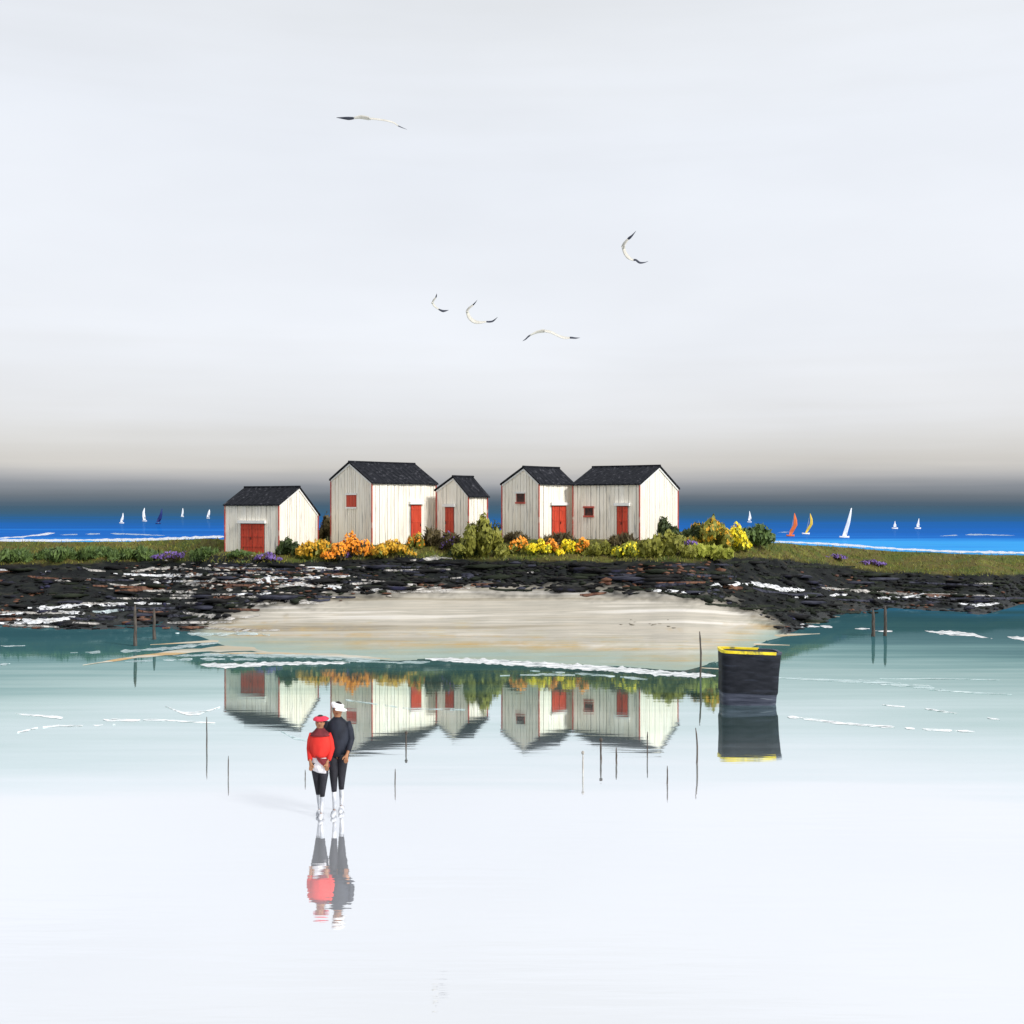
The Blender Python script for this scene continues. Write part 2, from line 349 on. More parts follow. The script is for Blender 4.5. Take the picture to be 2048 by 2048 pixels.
# houses first decide where the ground is levelled for them
# B = near corner (px, base row); left/right corner columns; eave rows; ridge row; gable side
HOUSES = [
 dict(B=(557.5, 1106), left=451, right=635, gable='right', eave=1010, far=1029, ridge=977, r=.50, a=30,
      door=dict(side='left', x0=482, x1=529, top=1048, double=True), windows=[],
      label='lowest shed on the left with a wide red double door facing the beach'),
 dict(B=(744, 1090), left=663, right=871, gable='left', eave=966, far=960, ridge=927, r=.53, a=44,
      door=dict(side='right', x0=821, x1=842, top=1010, double=False), windows=[dict(side='left', x0=694, x1=712, top=990, bot=1014, sill='white')],
      label='tall shed with a red shuttered gable window and steep ribbed black roof'),
 dict(B=(937, 1076), left=874, right=973.5, gable='left', eave=992, far=981, ridge=956, r=.46, a=40,
      door=dict(side='left', x0=891, x1=908, top=1015, double=False), windows=[],
      label='smallest narrow shed in the middle with a red door in its gable'),
 dict(B=(1078, 1079), left=1005, right=1146, gable='left', eave=967, far=969, ridge=937, r=.40, a=42,
      door=dict(side='right', x0=1103, x1=1132, top=1012, double=True), windows=[dict(side='left', x0=1034, x1=1049, top=987, bot=1004, sill='red')],
      label='shed with a dark gable window and broad red door in its white side'),
 dict(B=(1279, 1080), left=1147, right=1355, gable='right', eave=969, far=978, ridge=935, r=.49, a=33,
      door=dict(side='left', x0=1234, x1=1256, top=1013, double=True), windows=[dict(side='left', x0=1170, x1=1186, top=1016, bot=1031, sill='red')],
      label='long rightmost shed with a small square window left of its red door'),
]
for h in HOUSES:
    px, py = h['B']; z = terrain_z(px, py); d = (CAM_H-z)*F/(py-HOR)
    B = at(px, py, d); a = R(h['a']); h['pos'] = B; h['d'] = d
    kl = (h['left']-1024)/F; kr = (h['right']-1024)/F
    h['Ll'] = (B.x-kl*d)/(math.cos(a)+kl*math.sin(a)); h['Lr'] = (kr*d-B.x)/(math.sin(a)-kr*math.cos(a))
    h['ul'] = Vector((-math.cos(a), math.sin(a), 0)); h['ur'] = Vector((math.sin(a), math.cos(a), 0))
    cen = B+h['ul']*h['Ll']/2+h['ur']*h['Lr']/2
    PADS.append((Vector((cen.x, cen.y)), math.hypot(h['Ll'], h['Lr'])/2, math.hypot(h['Ll'], h['Lr'])/2+1.6, B.z))
bm = terrain(PADS)
bm.normal_update(); GROUND = BVHTree.FromBMesh(bm)
isl = build('island_ground', bm, terrain_material(), smooth=True); tag(isl, kind='structure')
def ground(px, py, lift=0.0):
    o = Vector((0, 0, CAM_H)); dr = (at(px, py, 1.0)-o).normalized()
    hit = GROUND.ray_cast(o, dr)[0]
    w = on_water(px, py) if py > HOR+1 else None
    if hit is None: hit = w
    elif w is not None and w.y < hit.y: hit = w
    return hit+Vector((0, 0, lift))
def drop(x, y):
    hit = GROUND.ray_cast(Vector((x, y, 30)), Vector((0, 0, -1)))[0]
    return hit

# ------------------------------------------------------------------ sheds
def shed(h):
    B, ul, ur, Ll, Lr, d = h['pos'], h['ul'], h['ur'], h['Ll'], h['Lr'], h['d']
    root = empty('shed', B, h['label'], 'shed', 'beach sheds on the island')
    zl = lambda row, dd=d: CAM_H-(row-HOR)*dd/F-B.z
    if h['gable'] == 'right': P, Q, Lp, Lq = ur, ul, Lr, Ll
    else: P, Q, Lp, Lq = ul, ur, Ll, Lr
    ze = zl(h['eave']); zf = zl(h['far'], d+P.y*Lp); zr = zl(h['ridge'], d+P.y*Lp*h['r']); r = h['r']
    def top(s):                                          # height of the gable outline at distance s along P
        return ze+(zr-ze)*s/(r*Lp) if s <= r*Lp else zr+(zf-zr)*(s-r*Lp)/(Lp-r*Lp)
    W = lambda p, q, z: P*p+Q*q+Vector((0, 0, z))
    # boarded walls
    bm = bmesh.new()
    i = .03
    pent = [(i, ze-.03), (r*Lp, zr-.05), (Lp-i, zf-.03), (Lp-i, -.35), (i, -.35)]
    hexa(bm, [W(p, i, z) for p, z in pent], [W(p, Lq-i, z) for p, z in pent], 1)
    def boards(S, Nn, L, topf, seed):                    # S = direction along the wall, Nn = outward normal, from its start
        rnd = random.Random(seed); s = 0.0
        while s < L-.02:
            w = rnd.uniform(.13, .24); e = min(s+w, L)
            if L-e < .08: e = L
            gap = rnd.choice((.004, .008, .014, .022, .03)); off = rnd.uniform(0, .010); ex = e-(gap if e < L else 0)
            cuts = [s, ex]
            if topf is top and s < r*L < ex: cuts = [s, r*L, ex]
            for c0, c1 in zip(cuts, cuts[1:]):
                zb = -.35
                f0, f1 = topf(c0)-.01, topf(c1)-.01
                o0, o1 = Nn*off, Nn*(-.032)
                loop = [(c0, zb), (c1, zb), (c1, f1), (c0, f0)]
                yield [(S, c, z, o0) for c, z in loop], [(S, c, z, o1) for c, z in loop]
            s = e
    def put(start, S, Nn, L, topf, seed):
        for a_, b_ in boards(S, Nn, L, topf, seed):
            hexa(bm, [start+S*c+Vector((0, 0, z))+o for (_, c, z, o) in a_], [start+S*c+Vector((0, 0, z))+o for (_, c, z, o) in b_], 0)
    sd = int(h['left'])
    put(Vector((0, 0, 0)), P, -Q, Lp, top, sd)                       # near gable
    put(Vector((0, 0, 0)), Q, -P, Lq, lambda s: ze, sd+1)            # near eave wall
    put(Q*Lq, P, Q, Lp, top, sd+2)
    put(P*Lp, Q, P, Lq, lambda s: zf, sd+3)
    build('wall', bm, [M['board'], M['board_gap']], root)
    # roof: two ribbed slopes and a ridge cap in one mesh
    bm = bmesh.new(); ov = .10; th = .05
    for s0, z0, sgn in ((0, ze, -1), (Lp, zf, 1)):
        run = (r*Lp-s0); nrm = Vector((0, 0, 1))
        slope = (zr-z0)/run
        e_p = s0+sgn*ov; e_z = z0-abs(slope)*ov+.02
        nq = max(8, int(Lq/.09)); prof = []
        for k in range(nq+1):
            q = -ov*.9+(Lq+1.8*ov)*k/nq
            hgt = .028 if k % 3 == 0 else 0.0
            prof.append((q, hgt))
        jit = [random.uniform(-.03, .03) for _ in prof]
        tp = [[bm.verts.new(W(e_p+sgn*j, q, e_z+th+hg)) for (q, hg), j in zip(prof, jit)],
              [bm.verts.new(W((e_p+r*Lp)/2, q, (e_z+zr)/2+th+hg+.01)) for q, hg in prof],
              [bm.verts.new(W(r*Lp, q, zr+.02+th+hg)) for q, hg in prof]]
        bt = [[bm.verts.new(W(e_p+sgn*j, q, e_z)) for (q, hg), j in zip(prof, jit)], [bm.verts.new(W(r*Lp, q, zr+.02)) for q, hg in prof]]
        for k in range(nq):
            for u in (0, 1): face(bm, (tp[u][k], tp[u][k+1], tp[u+1][k+1], tp[u+1][k]))
            face(bm, (bt[0][k], bt[1][k], bt[1][k+1], bt[0][k+1])); face(bm, (tp[0][k], bt[0][k], bt[0][k+1], tp[0][k+1]))
        for k in (0, nq): face(bm, (tp[0][k], tp[1][k], tp[2][k], bt[1][k], bt[0][k]))
    tube(bm, [W(r*Lp, -ov, zr+.09), W(r*Lp, Lq/2, zr+.085), W(r*Lp, Lq+ov, zr+.09)], .045, 6)
    build('roof', bm, M['roof'], root)
    # white barge boards under the roof on the near gable
    bm = bmesh.new()
    for s0, z0 in ((0, ze), (Lp, zf)):
        a0, a1 = W(s0, 0, z0), W(r*Lp, 0, zr)
        o0, o1 = -Q*.045, -Q*.012; dn = Vector((0, 0, -.085))
        hexa(bm, [a0+o0+dn, a1+o0+dn, a1+o0, a0+o0], [a0+o1+dn, a1+o1+dn, a1+o1, a0+o1])
    build('barge_board', bm, M['white'], root)
    # red corner boards
    for (p, q, on) in ((0, 0, True), (Lp, 0, True), (0, Lq, True)):
        zt = (ze if p == 0 else zf)-.03; w = .024
        bm = bmesh.new(); c = W(p, q, 0)
        nn = (-P if p == 0 else P)*.020-Q*.020*(1 if q == 0 else -1)
        hexa(bm, [c+nn+P*sx*w+Q*sy*w+Vector((0, 0, -.3)) for sx, sy in ((-1, -1), (1, -1), (1, 1), (-1, 1))],
                 [c+nn+P*sx*w+Q*sy*w+Vector((0, 0, zt)) for sx, sy in ((-1, -1), (1, -1), (1, 1), (-1, 1))])
        build('corner_board', bm, M['rust'], root)
    def on_wall(side, px):                               # distance from the near corner to where a picture column meets the wall
        k = (px-1024)/F; S = ul if side == 'left' else ur
        return (k*d-B.x)/(S.x-k*S.y)
    def frame(side): return (ul, -ur) if side == 'left' else (ur, -ul)
    def box(bm, S, Nn, s0, s1, z0, z1, n0, n1, mi=0):
        hexa(bm, [S*s+Nn*n0+Vector((0, 0, z)) for s, z in ((s0, z0), (s1, z0), (s1, z1), (s0, z1))],
                 [S*s+Nn*n1+Vector((0, 0, z)) for s, z in ((s0, z0), (s1, z0), (s1, z1), (s0, z1))], mi)
    D = h['door']; S, Nn = frame(D['side'])
    s0, s1 = sorted((on_wall(D['side'], D['x0']), on_wall(D['side'], D['x1'])))
    zt = CAM_H-(D['top']-HOR)*(d+S.y*(s0+s1)/2)/F-B.z
    bm = bmesh.new()
    leaves = 2 if D['double'] else 1
    for L in range(leaves):
        l0 = s0+(s1-s0)*L/leaves+.012; l1 = s0+(s1-s0)*(L+1)/leaves-.012
        npl = max(2, round((l1-l0)/.16))
        for k in range(npl):
            box(bm, S, Nn, l0+(l1-l0)*k/npl+.004, l0+(l1-l0)*(k+1)/npl-.006, -.25, zt, .014+.004*((k+L) % 2), .040+.005*(k % 2))
        for zz in (.25, zt*.55, zt-.22): box(bm, S, Nn, l0+.02, l1-.02, zz, zz+.07, .046, .058)
    dr = build('door', bm, M['red'], root)
    bm = bmesh.new(); hs = s0+(s1-s0)*(.54 if leaves == 2 else .85)
    box(bm, S, Nn, hs, hs+.03, zt*.45, zt*.45+.12, .059, .085); build('handle', bm, M['dark'], dr)
    bm = bmesh.new(); box(bm, S, Nn, s0-.015, s1+.015, -.2, zt+.03, -.02, .0135); build('door_recess', bm, M['board_gap'], dr)
    bm = bmesh.new(); box(bm, S, Nn, s0-.12, s1+.10, zt+.031, zt+.16, .012, .14); build('lintel', bm, M['white'], dr)
    for w in h['windows']:
        S, Nn = frame(w['side']); s0, s1 = sorted((on_wall(w['side'], w['x0']), on_wall(w['side'], w['x1'])))
        dd = d+S.y*(s0+s1)/2; z1 = CAM_H-(w['top']-HOR)*dd/F-B.z; z0 = CAM_H-(w['bot']-HOR)*dd/F-B.z
        bm = bmesh.new()
        big = w['sill'] == 'white'
        box(bm, S, Nn, s0, s1, z0+.004, z1-.004, .013, .018)
        if big:
            for k in range(3): box(bm, S, Nn, s0+(s1-s0)*k/3+.008, s0+(s1-s0)*(k+1)/3-.008, z0+.02, z1-.02, .019, .032+.004*(k % 2))
        wn = build('window', bm, M['red'] if big else M['dark'], root)
        bm = bmesh.new(); box(bm, S, Nn, s0-.06, s1+.06, z0-.08, z0-.001, .012, .07); build('sill', bm, M['white'] if big else M['rust'], wn)
        bm = bmesh.new(); box(bm, S, Nn, s0-.07, s1+.07, z1+.001, z1+.08, .012, .08); build('lintel', bm, M['rust'] if h['gable'] == 'right' else M['white'], wn)
        bm = bmesh.new()
        box(bm, S, Nn, s0-.04, s1+.04, z0+.002, z1-.002, .005, .0125)
        build('frame', bm, M['rust'], wn)
    return root
for h in HOUSES: shed(h)

# ------------------------------------------------------------------ plants
def leaf(bm, p, nrm, size, rnd, mi=0, elong=2.0):
    up = Vector((rnd.gauss(0, .5), rnd.gauss(0, .5), 1)).normalized()
    u = nrm.cross(up)
    if u.length < .01: u = Vector((1, 0, 0))
    u.normalize(); v = u.cross(nrm).normalized()
    v = (v+nrm*rnd.uniform(-.4, .4)).normalized(); s = size*rnd.uniform(.6, 1.4)
    a = bm.verts.new(p-u*s*.42); b = bm.verts.new(p+v*s*elong*.45-u*s*.1+nrm*s*.1); c = bm.verts.new(p+u*s*.42); e = bm.verts.new(p-v*s*elong*.35)
    face(bm, (a, e, c, b), mi)
def bush(px, py, w, hpx, leafm, label, cat='bush', blossom=None, share=.5, n=420, size=.11, group='bushes round the sheds', lumps=6, seed=None, name='bush', spiky=False):
    rnd = random.Random(seed if seed is not None else int(px*13+py)); base = ground(px, py); sc = base.y/F
    n = int(n*1.4); size *= 1.45; Wm, Hm = w*sc*1.04, hpx*sc*1.18; Dm = max(.25, min(Wm*.55, 1.1))
    root = empty(name, base-Vector((0, 0, .03)), label, cat, group)
    L = []
    for i in range(lumps):
        t = (i+.5)/lumps*2-1; t += rnd.uniform(-.15, .15); k = max(.25, 1-t*t*.75)
        r = Wm/lumps*rnd.uniform(.8, 1.25)
        L.append((Vector((t*Wm*.44, rnd.uniform(-.3, .5)*Dm, Hm*k*rnd.uniform(.36, .62))), r, Hm*k*rnd.uniform(.38, .56)))
    bl, bb = bmesh.new(), bmesh.new()
    for i in range(n):
        c, rx, rz = rnd.choice(L)
        dirv = Vector((rnd.gauss(0, 1), rnd.gauss(0, 1), rnd.gauss(0, 1))).normalized()
        rad = rnd.uniform(.35, 1.08)**.6
        p = c+Vector((dirv.x*rx, dirv.y*rx, dirv.z*rz))*rad
        if p.z < .01: p.z = rnd.uniform(0, .12)
        nr = (dirv+Vector((rnd.gauss(0, .35), rnd.gauss(0, .35)-.25, rnd.gauss(0, .35)))).normalized()
        if blossom and rad > .62 and dirv.z > -.5 and rnd.random() < share: leaf(bb, p+dirv*.03, nr, size*.9, rnd, 0, 1.6)
        else: leaf(bl, p, nr, size, rnd, 0, 4.0 if spiky else 2.2)
    build('foliage', bl, leafm, root)
    if blossom: build('blossoms', bb, blossom, root)
    else: bb.free()
    bs = bmesh.new()
    for i in range(1):
        c = L[len(L)//2][0]; tube(bs, [(c.x*.35, c.y*.3, -.1), (c.x*.7, c.y*.7, c.z*.5), tuple(c)], [.03, .022, .012], 5)
    build('stem', bs, M['stem'], root)
    return root
B_ = bush
B_(576, 1109, 48, 27, M['leaf_dark'], 'dark green shrub at the right corner of the wide red door shed', n=380, size=.10)
B_(612, 1080, 34, 18, M['leaf_dark'], 'small dark shrub against the white gable of the leftmost shed', n=200, size=.09)
B_(652, 1082, 30, 46, M['leaf_brown'], 'tall brownish bush in the gap between the two left sheds', n=380, size=.11)
B_(630, 1116, 78, 34, M['leaf_olive'], 'ochre flowering bush leftmost of the orange row', blossom=M['ochre'], share=.93, n=700, size=.10)
B_(705, 1116, 96, 40, M['leaf_brown'], 'bright orange bush below the shuttered gable of the tall shed', blossom=M['orange'], share=.95, n=900, size=.10)
B_(782, 1113, 84, 28, M['leaf_olive'], 'golden ochre bush below the white side of the tall shed', blossom=M['ochre'], share=.95, n=700, size=.10)
B_(832, 1096, 34, 28, M['leaf_olive'], 'little bush with orange tips under the narrow red door of the tall shed', blossom=M['orange'], share=.4, n=260, size=.09)
B_(866, 1092, 42, 30, M['leaf_brown'], 'brown grassy tuft before the gap beside the smallest shed', n=340, size=.10, spiky=True)
B_(900, 1098, 34, 32, M['leaf_brown'], 'grey green tuft with purple heads below the smallest shed door', blossom=M['purple'], share=.35, n=300, size=.10, spiky=True)
B_(962, 1112, 92, 72, M['leaf_olive'], 'large olive bush rising in front of the smallest shed', n=1300, size=.12, lumps=7)
B_(990, 1072, 40, 32, M['leaf_dark'], 'dark bush filling the gap between the smallest shed and its right neighbour', n=420, size=.11)
B_(928, 1114, 60, 26, M['leaf_dark'], 'dark low bush at the foot of the large olive bush', n=500, size=.10)
B_(1040, 1104, 56, 24, M['leaf_olive'], 'orange flowering clump right of the large olive bush', blossom=M['orange'], share=.65, n=460, size=.09)
B_(1078, 1108, 50, 25, M['leaf_lime'], 'lemon yellow clump between two orange clumps, left of the brightest', blossom=M['yellow'], share=.85, n=420, size=.09)
B_(1105, 1106, 40, 24, M['leaf_olive'], 'orange and gold clump straight below the broad red door', blossom=M['orange'], share=.85, n=360, size=.09)
B_(1138, 1108, 42, 27, M['leaf_lime'], 'brightest lemon yellow clump just right of the broad red door', blossom=M['yellow'], share=.9, n=420, size=.09)
B_(1166, 1107, 30, 28, M['leaf_olive'], 'small orange clump at the right end of the flower row', blossom=M['orange'], share=.85, n=260, size=.09)
B_(1202, 1110, 62, 24, M['leaf_olive'], 'low olive clump below the small square window of the long shed', n=420, size=.10)
B_(1258, 1112, 66, 26, M['leaf_lime'], 'low lime clump with a few yellow heads below the long shed door', blossom=M['yellow'], share=.25, n=440, size=.10)
B_(1115, 1090, 64, 20, M['leaf_brown'], 'dark grass tuft on the threshold of the broad red door', n=360, size=.10, spiky=True, cat='grass tuft')
B_(1030, 1084, 50, 16, M['leaf_brown'], 'dark grass tuft under the dark gable window', n=260, size=.09, spiky=True, cat='grass tuft')
B_(1246, 1092, 54, 20, M['leaf_brown'], 'dark grass tuft on the threshold of the long shed', n=300, size=.10, spiky=True, cat='grass tuft')
B_(1325, 1078, 60, 38, M['leaf_dark'], 'dark green bush against the white gable of the long shed', n=620, size=.11)
B_(1330, 1112, 110, 46, M['leaf_olive'], 'broad olive bush below the right corner of the long shed', n=1000, size=.12, lumps=7)
B_(1388, 1084, 54, 34, M['leaf_dark'], 'dark low bush just right of the long shed', n=520, size=.11)
B_(1422, 1094, 86, 52, M['leaf_olive'], 'rounded olive and ochre bush on the right knoll', blossom=M['ochre'], share=.3, n=1000, size=.12)
B_(1468, 1098, 62, 44, M['leaf_lime'], 'bright yellow bush on the right knoll', blossom=M['yellow'], share=.855, n=760, size=.11)
B_(1505, 1090, 84, 40, M['leaf_green'], 'green bush sloping down at the right end of the knoll', n=800, size=.11)
B_(1405, 1116, 130, 26, M['leaf_lime'], 'wide low lime bush in front of the right knoll', n=760, size=.11, lumps=8)
B_(480, 1114, 54, 13, M['leaf_green'], 'low green herbs at the foot of the wide red door', n=260, size=.08)
for px, py, w, h_, l in ((30, 1122, 70, 22, 'low green scrub at the left edge of the island'), (115, 1120, 96, 26, 'low green scrub second from the left edge of the island'),
                         (195, 1117, 80, 20, 'low green scrub below the navy sail'), (280, 1118, 76, 24, 'low green scrub left of the long purple heather'),
                         (410, 1118, 60, 20, 'low green scrub between purple heather and the leftmost shed')):
    B_(px, py, w, h_, M['leaf_green'], l, n=520, size=.10, spiky=True, group='green scrub on the left shore', name='scrub', cat='scrub')
for px, py, w, h_, l in ((352, 1117, 78, 15, 'long purple heather patch left of the leftmost shed'), (536, 1119, 44, 13, 'purple heather patch at the foot of the leftmost shed'),
                         (688, 1116, 30, 16, 'dark purple heather tuft inside the orange bushes'), (1370, 1094, 60, 12, 'purple heather streak between olive bush and the right knoll'),
                         (1742, 1130, 60, 9, 'purple heather patch on the right slope'), (1665, 1116, 60, 6, 'faint purple heather streak higher up the right slope')):
    B_(px, py, w, h_, M['leaf_brown'], l, blossom=M['purple'], share=.85, n=380, size=.08, group='purple heather patches', name='heather', cat='heather')
# grass blades over the island's top
rnd = random.Random(3); bm = bmesh.new()
cnt = 0
while cnt < 16000:
    px = rnd.uniform(-150, 2200); yc, yg = ramp_y(CREST, px), ramp_y(GRASS, px); py = rnd.uniform(yc+.5, yg+3)
    p = ground(px, py); cnt += 1
    if any((Vector((p.x, p.y))-c).length < r0*.75 for c, r0, r1, zb in PADS): continue
    hgt = rnd.uniform(.06, .17); a = rnd.uniform(0, 6.28); w = rnd.uniform(.008, .03)
    u = Vector((math.cos(a), math.sin(a)*.5, 0))*w; tip = Vector((rnd.gauss(0, .08), rnd.gauss(0, .05), hgt))
    v = [bm.verts.new(p-u), bm.verts.new(p+u), bm.verts.new(p+tip)]; face(bm, v, 0 if rnd.random() < .6 else (1 if rnd.random() < .6 else 2))
tag(build('grass', bm, [M['leaf_olive'], M['leaf_brown'], M['leaf_green']]), 'short olive and brown grass over the top of the island', 'grass', kind='stuff')

# ------------------------------------------------------------------ rocks
M['rock'] = mat('black rock', (.005, .005, .006), (.018, .018, .018), (3, 3, 3), .6, .8, c3=(.035, .035, .075), c3s=(.9, .9, .9), c3lo=.60, c3hi=.74, spec=.08)
M['brown_rock'] = mat('rusty weed', (.06, .020, .012), (.16, .075, .04), (4, 4, 4), .6, .6)
M['pale_rock'] = mat('pale rock', (.30, .27, .23), (.62, .58, .53), (4, 4, 4), .8, .5)
ico = bmesh.new(); bmesh.ops.create_icosphere(ico, subdivisions=1, radius=1); IV = [v.co.copy() for v in ico.verts]; IF = [[v.index for v in f.verts] for f in ico.faces]; ico.free()
def rock(bm, p, s, rnd, mi=0, flat=.45):
    off = Vector((rnd.uniform(0, 99), rnd.uniform(0, 99), 0)); rz = Matrix.Rotation(rnd.uniform(0, 6.3), 3, 'Z'); sx = rnd.uniform(.8, 1.8)
    vs = []
    for c in IV:
        q = c*(1+.45*noise.noise(c*1.3+off)); q = rz @ Vector((q.x*sx, q.y, q.z*flat)); vs.append(bm.verts.new(p+q*s))
    for f in IF: face(bm, [vs[i] for i in f], mi)
bm = bmesh.new(); cnt = 0
while cnt < 2600:
    px = rnd.uniform(-100, 2150); yg, yk, ysh = ramp_y(GRASS, px), ramp_y(SAND, px), ramp_y(SHORE, px)
    lo, hi = yg+4, min(yk-2, ysh+1)
    if hi <= lo: continue
    py = lo+(hi-lo)*rnd.random()**.9; p = ground(px, py); cnt += 1
    u = rnd.random()
    mi = 0
    if noise.noise(p*.35)+rnd.uniform(-.25, .25) > .42: mi = 1
    elif rnd.random() < .25: mi = 4
    elif noise.noise(p*.5+Vector((9, 0, 0)))+rnd.uniform(-.2, .2) > .40: mi = 5
    rock(bm, p, rnd.uniform(.05, .16)*(1.7 if u > .93 else 1), rnd, mi)
# long flat ledges lying along the shore
M_led = 0
for _ in range(170):
    px = rnd.uniform(-60, 2100); yg, yk, ysh = ramp_y(GRASS, px), ramp_y(SAND, px), ramp_y(SHORE, px); hi = min(yk-6, ysh-4)
    if hi <= yg+8: continue
    p = ground(px, rnd.uniform(yg+6, hi)); n0 = len(bm.verts)
    rock(bm, p, rnd.uniform(.22, .5), rnd, rnd.choice((0, 0, 0, 4, 4, 5)), .22)
    bm.verts.ensure_lookup_table()
    for v in bm.verts[n0:]: v.co.x = p.x+(v.co.x-p.x)*1.7
# pale stones scattered on the left shoulder, a few brown and grey ones on the sand
for _ in range(260):
    px = rnd.gauss(480, 130); py = rnd.gauss(1160, 16)+(px-480)*.06
    if not (220 < px < 790): continue
    rock(bm, ground(px, py, .04), rnd.uniform(.05, .13), rnd, 2 if rnd.random() < .55 else 1, .3)
for _ in range(26): rock(bm, ground(rnd.uniform(1265, 1320), rnd.uniform(1155, 1178), .01), rnd.uniform(.05, .14), rnd, 1, .3)
for _ in range(16): rock(bm, ground(rnd.gauss(1310, 45), rnd.gauss(1248, 5), .0), rnd.uniform(.03, .09), rnd, 3, .2)
M['green_rock'] = mat('weedy rock', (.008, .011, .007), (.026, .032, .020), (2, 5, 4), .7, .6, spec=.1)
M['blue_rock'] = mat('slate rock', (.015, .016, .026), (.05, .052, .075), (2, 6, 4), .6, .6, spec=.15)
M['grey_rock'] = mat('grey stone', (.14, .12, .09), (.28, .25, .20), (4, 4, 4), .8, .5)
for f in bm.faces: f.smooth = True
tag(build('rocks', bm, [M['rock'], M['brown_rock'], M['pale_rock'], M['grey_rock'], M['green_rock'], M['blue_rock']]), 'black and rusty boulders and weed along the shore below the sheds', 'rocks', kind='stuff')

# ------------------------------------------------------------------ sandbar, foam and puddle shine
M['bar'] = mat('wet sand', (.36, .33, .24), (.56, .53, .45), (.15, 2.2, 1), .5, .2, c3=(.46, .30, .12), c3s=(.12, 1.1, 1), c3lo=.50, c3hi=.62)
M['foam'] = mat('foam', (.80, .82, .84), (.88, .88, .88), (2, 6, 2), .6, .3)  # also the white of the painted puddle reflections
M['foam_blue'] = mat('thin foam', (.52, .66, .68), (.70, .80, .80), (.6, 5, 2), .5, .2)
M['foam_grey'] = mat('pale silt', (.38, .36, .33), (.62, .59, .55), (.8, 4, 2), .6, .3)
def lacy(m, sc_=(2.2, 9, 1), lo=.36, hi=.56):
    t = m.node_tree; p = t.nodes['Principled BSDF']; co = N(t, 'ShaderNodeTexCoord'); ma = N(t, 'ShaderNodeMapping'); ma.inputs['Scale'].default_value = sc_
    no = N(t, 'ShaderNodeTexNoise'); no.inputs['Scale'].default_value = 1; no.inputs['Detail'].default_value = 6; no.inputs['Roughness'].default_value = .65
    mr = N(t, 'ShaderNodeMapRange'); mr.inputs[1].default_value = lo; mr.inputs[2].default_value = hi
    t.links.new(co.outputs['Object'], ma.inputs[0]); t.links.new(ma.outputs[0], no.inputs['Vector']); t.links.new(no.outputs[0], mr.inputs[0]); t.links.new(mr.outputs[0], p.inputs['Alpha'])
lacy(M['foam']); lacy(M['foam_blue'], (1.2, 8, 1), .36, .66); lacy(M['foam_grey'], (2, 7, 1), .36, .6)
def ribbon(bm, pts, seed, z=.012, mi=0, rag=.45, surf=None, step=5.0, breaks=0.0):
    rnd = random.Random(seed); rows = []
    tot = []
    for (x0, y0, h0), (x1, y1, h1) in zip(pts, pts[1:]):
        n = max(1, int(math.hypot(x1-x0, y1-y0)/step))
        for i in range(n):
            t = i/n; tot.append((x0+(x1-x0)*t, y0+(y1-y0)*t, h0+(h1-h0)*t))
    tot.append(pts[-1]); L = len(tot)
    prev = None
    for i, (x, y, hh) in enumerate(tot):
        e = min(1, i/3+.15, (L-1-i)/3+.15)
        k0 = 1+rag*noise.noise(Vector((i*.45, seed*3.7, 0)))*2; k1 = 1+rag*noise.noise(Vector((i*.45, seed*3.7, 9)))*2
        gp = min(max((noise.noise(Vector((i*.16*step/5, seed*1.9, 4)))+.42-breaks*1.2)*5, 0), 1) if breaks else 1; gap = gp <= 0; e *= max(gp, .02)
        ya, yb = y-hh*e*max(k0, .1), y+hh*e*max(k1, .1)
        f = surf or on_water
        try:
            a, m, b = f(x, ya), f(x, y), f(x, yb)
        except Exception: prev = None; continue
        a, m, b = a+Vector((0, 0, z*.4)), m+Vector((0, 0, z*1.6)), b+Vector((0, 0, z*.4))
        row = [bm.verts.new(v) for v in (a, m, b)]
        if prev and not gap:
            face(bm, (prev[0], prev[1], row[1], row[0]), mi); face(bm, (prev[1], prev[2], row[2], row[1]), mi)
        prev = row
bm = bmesh.new()
ribbon(bm, [(165, 1331, .5), (240, 1319, 2), (330, 1307, 3), (420, 1299, 5), (520, 1296, 8), (620, 1296, 9), (700, 1302, 8)], 4, z=.012, rag=.5, step=16)
ribbon(bm, [(1440, 1262, 7), (1500, 1266, 4), (1560, 1271, 2.5), (1640, 1268, 1)], 6, z=.012, rag=.5, step=16)
ribbon(bm, [(330, 1250, 2), (420, 1254, 3), (520, 1262, 4)], 7, z=.012, rag=.5, step=16)
for i, q in enumerate(([(300, 1290, .5), (400, 1284, 2), (520, 1276, 4), (590, 1274, 3)], [(420, 1307, .5), (540, 1306, 3), (680, 1312, 4), (780, 1318, 2)],
    [(380, 1262, .5), (460, 1266, 2), (560, 1268, 3)], [(1440, 1238, 3), (1540, 1243, 3), (1640, 1247, .5)], [(1430, 1282, 5), (1490, 1287, 3), (1580, 1291, .5)],
    [(1420, 1308, 4), (1470, 1313, 2), (1540, 1316, .5)], [(1450, 1222, 3), (1540, 1228, 3), (1680, 1234, .5)], [(1400, 1336, 3), (1440, 1338, 1.5), (1490, 1340, .4)])):
    ribbon(bm, q, 60+i, z=.010, rag=.5, step=16)
tag(build('sandbar', bm, M['bar']), kind='structure')
bm = bmesh.new()
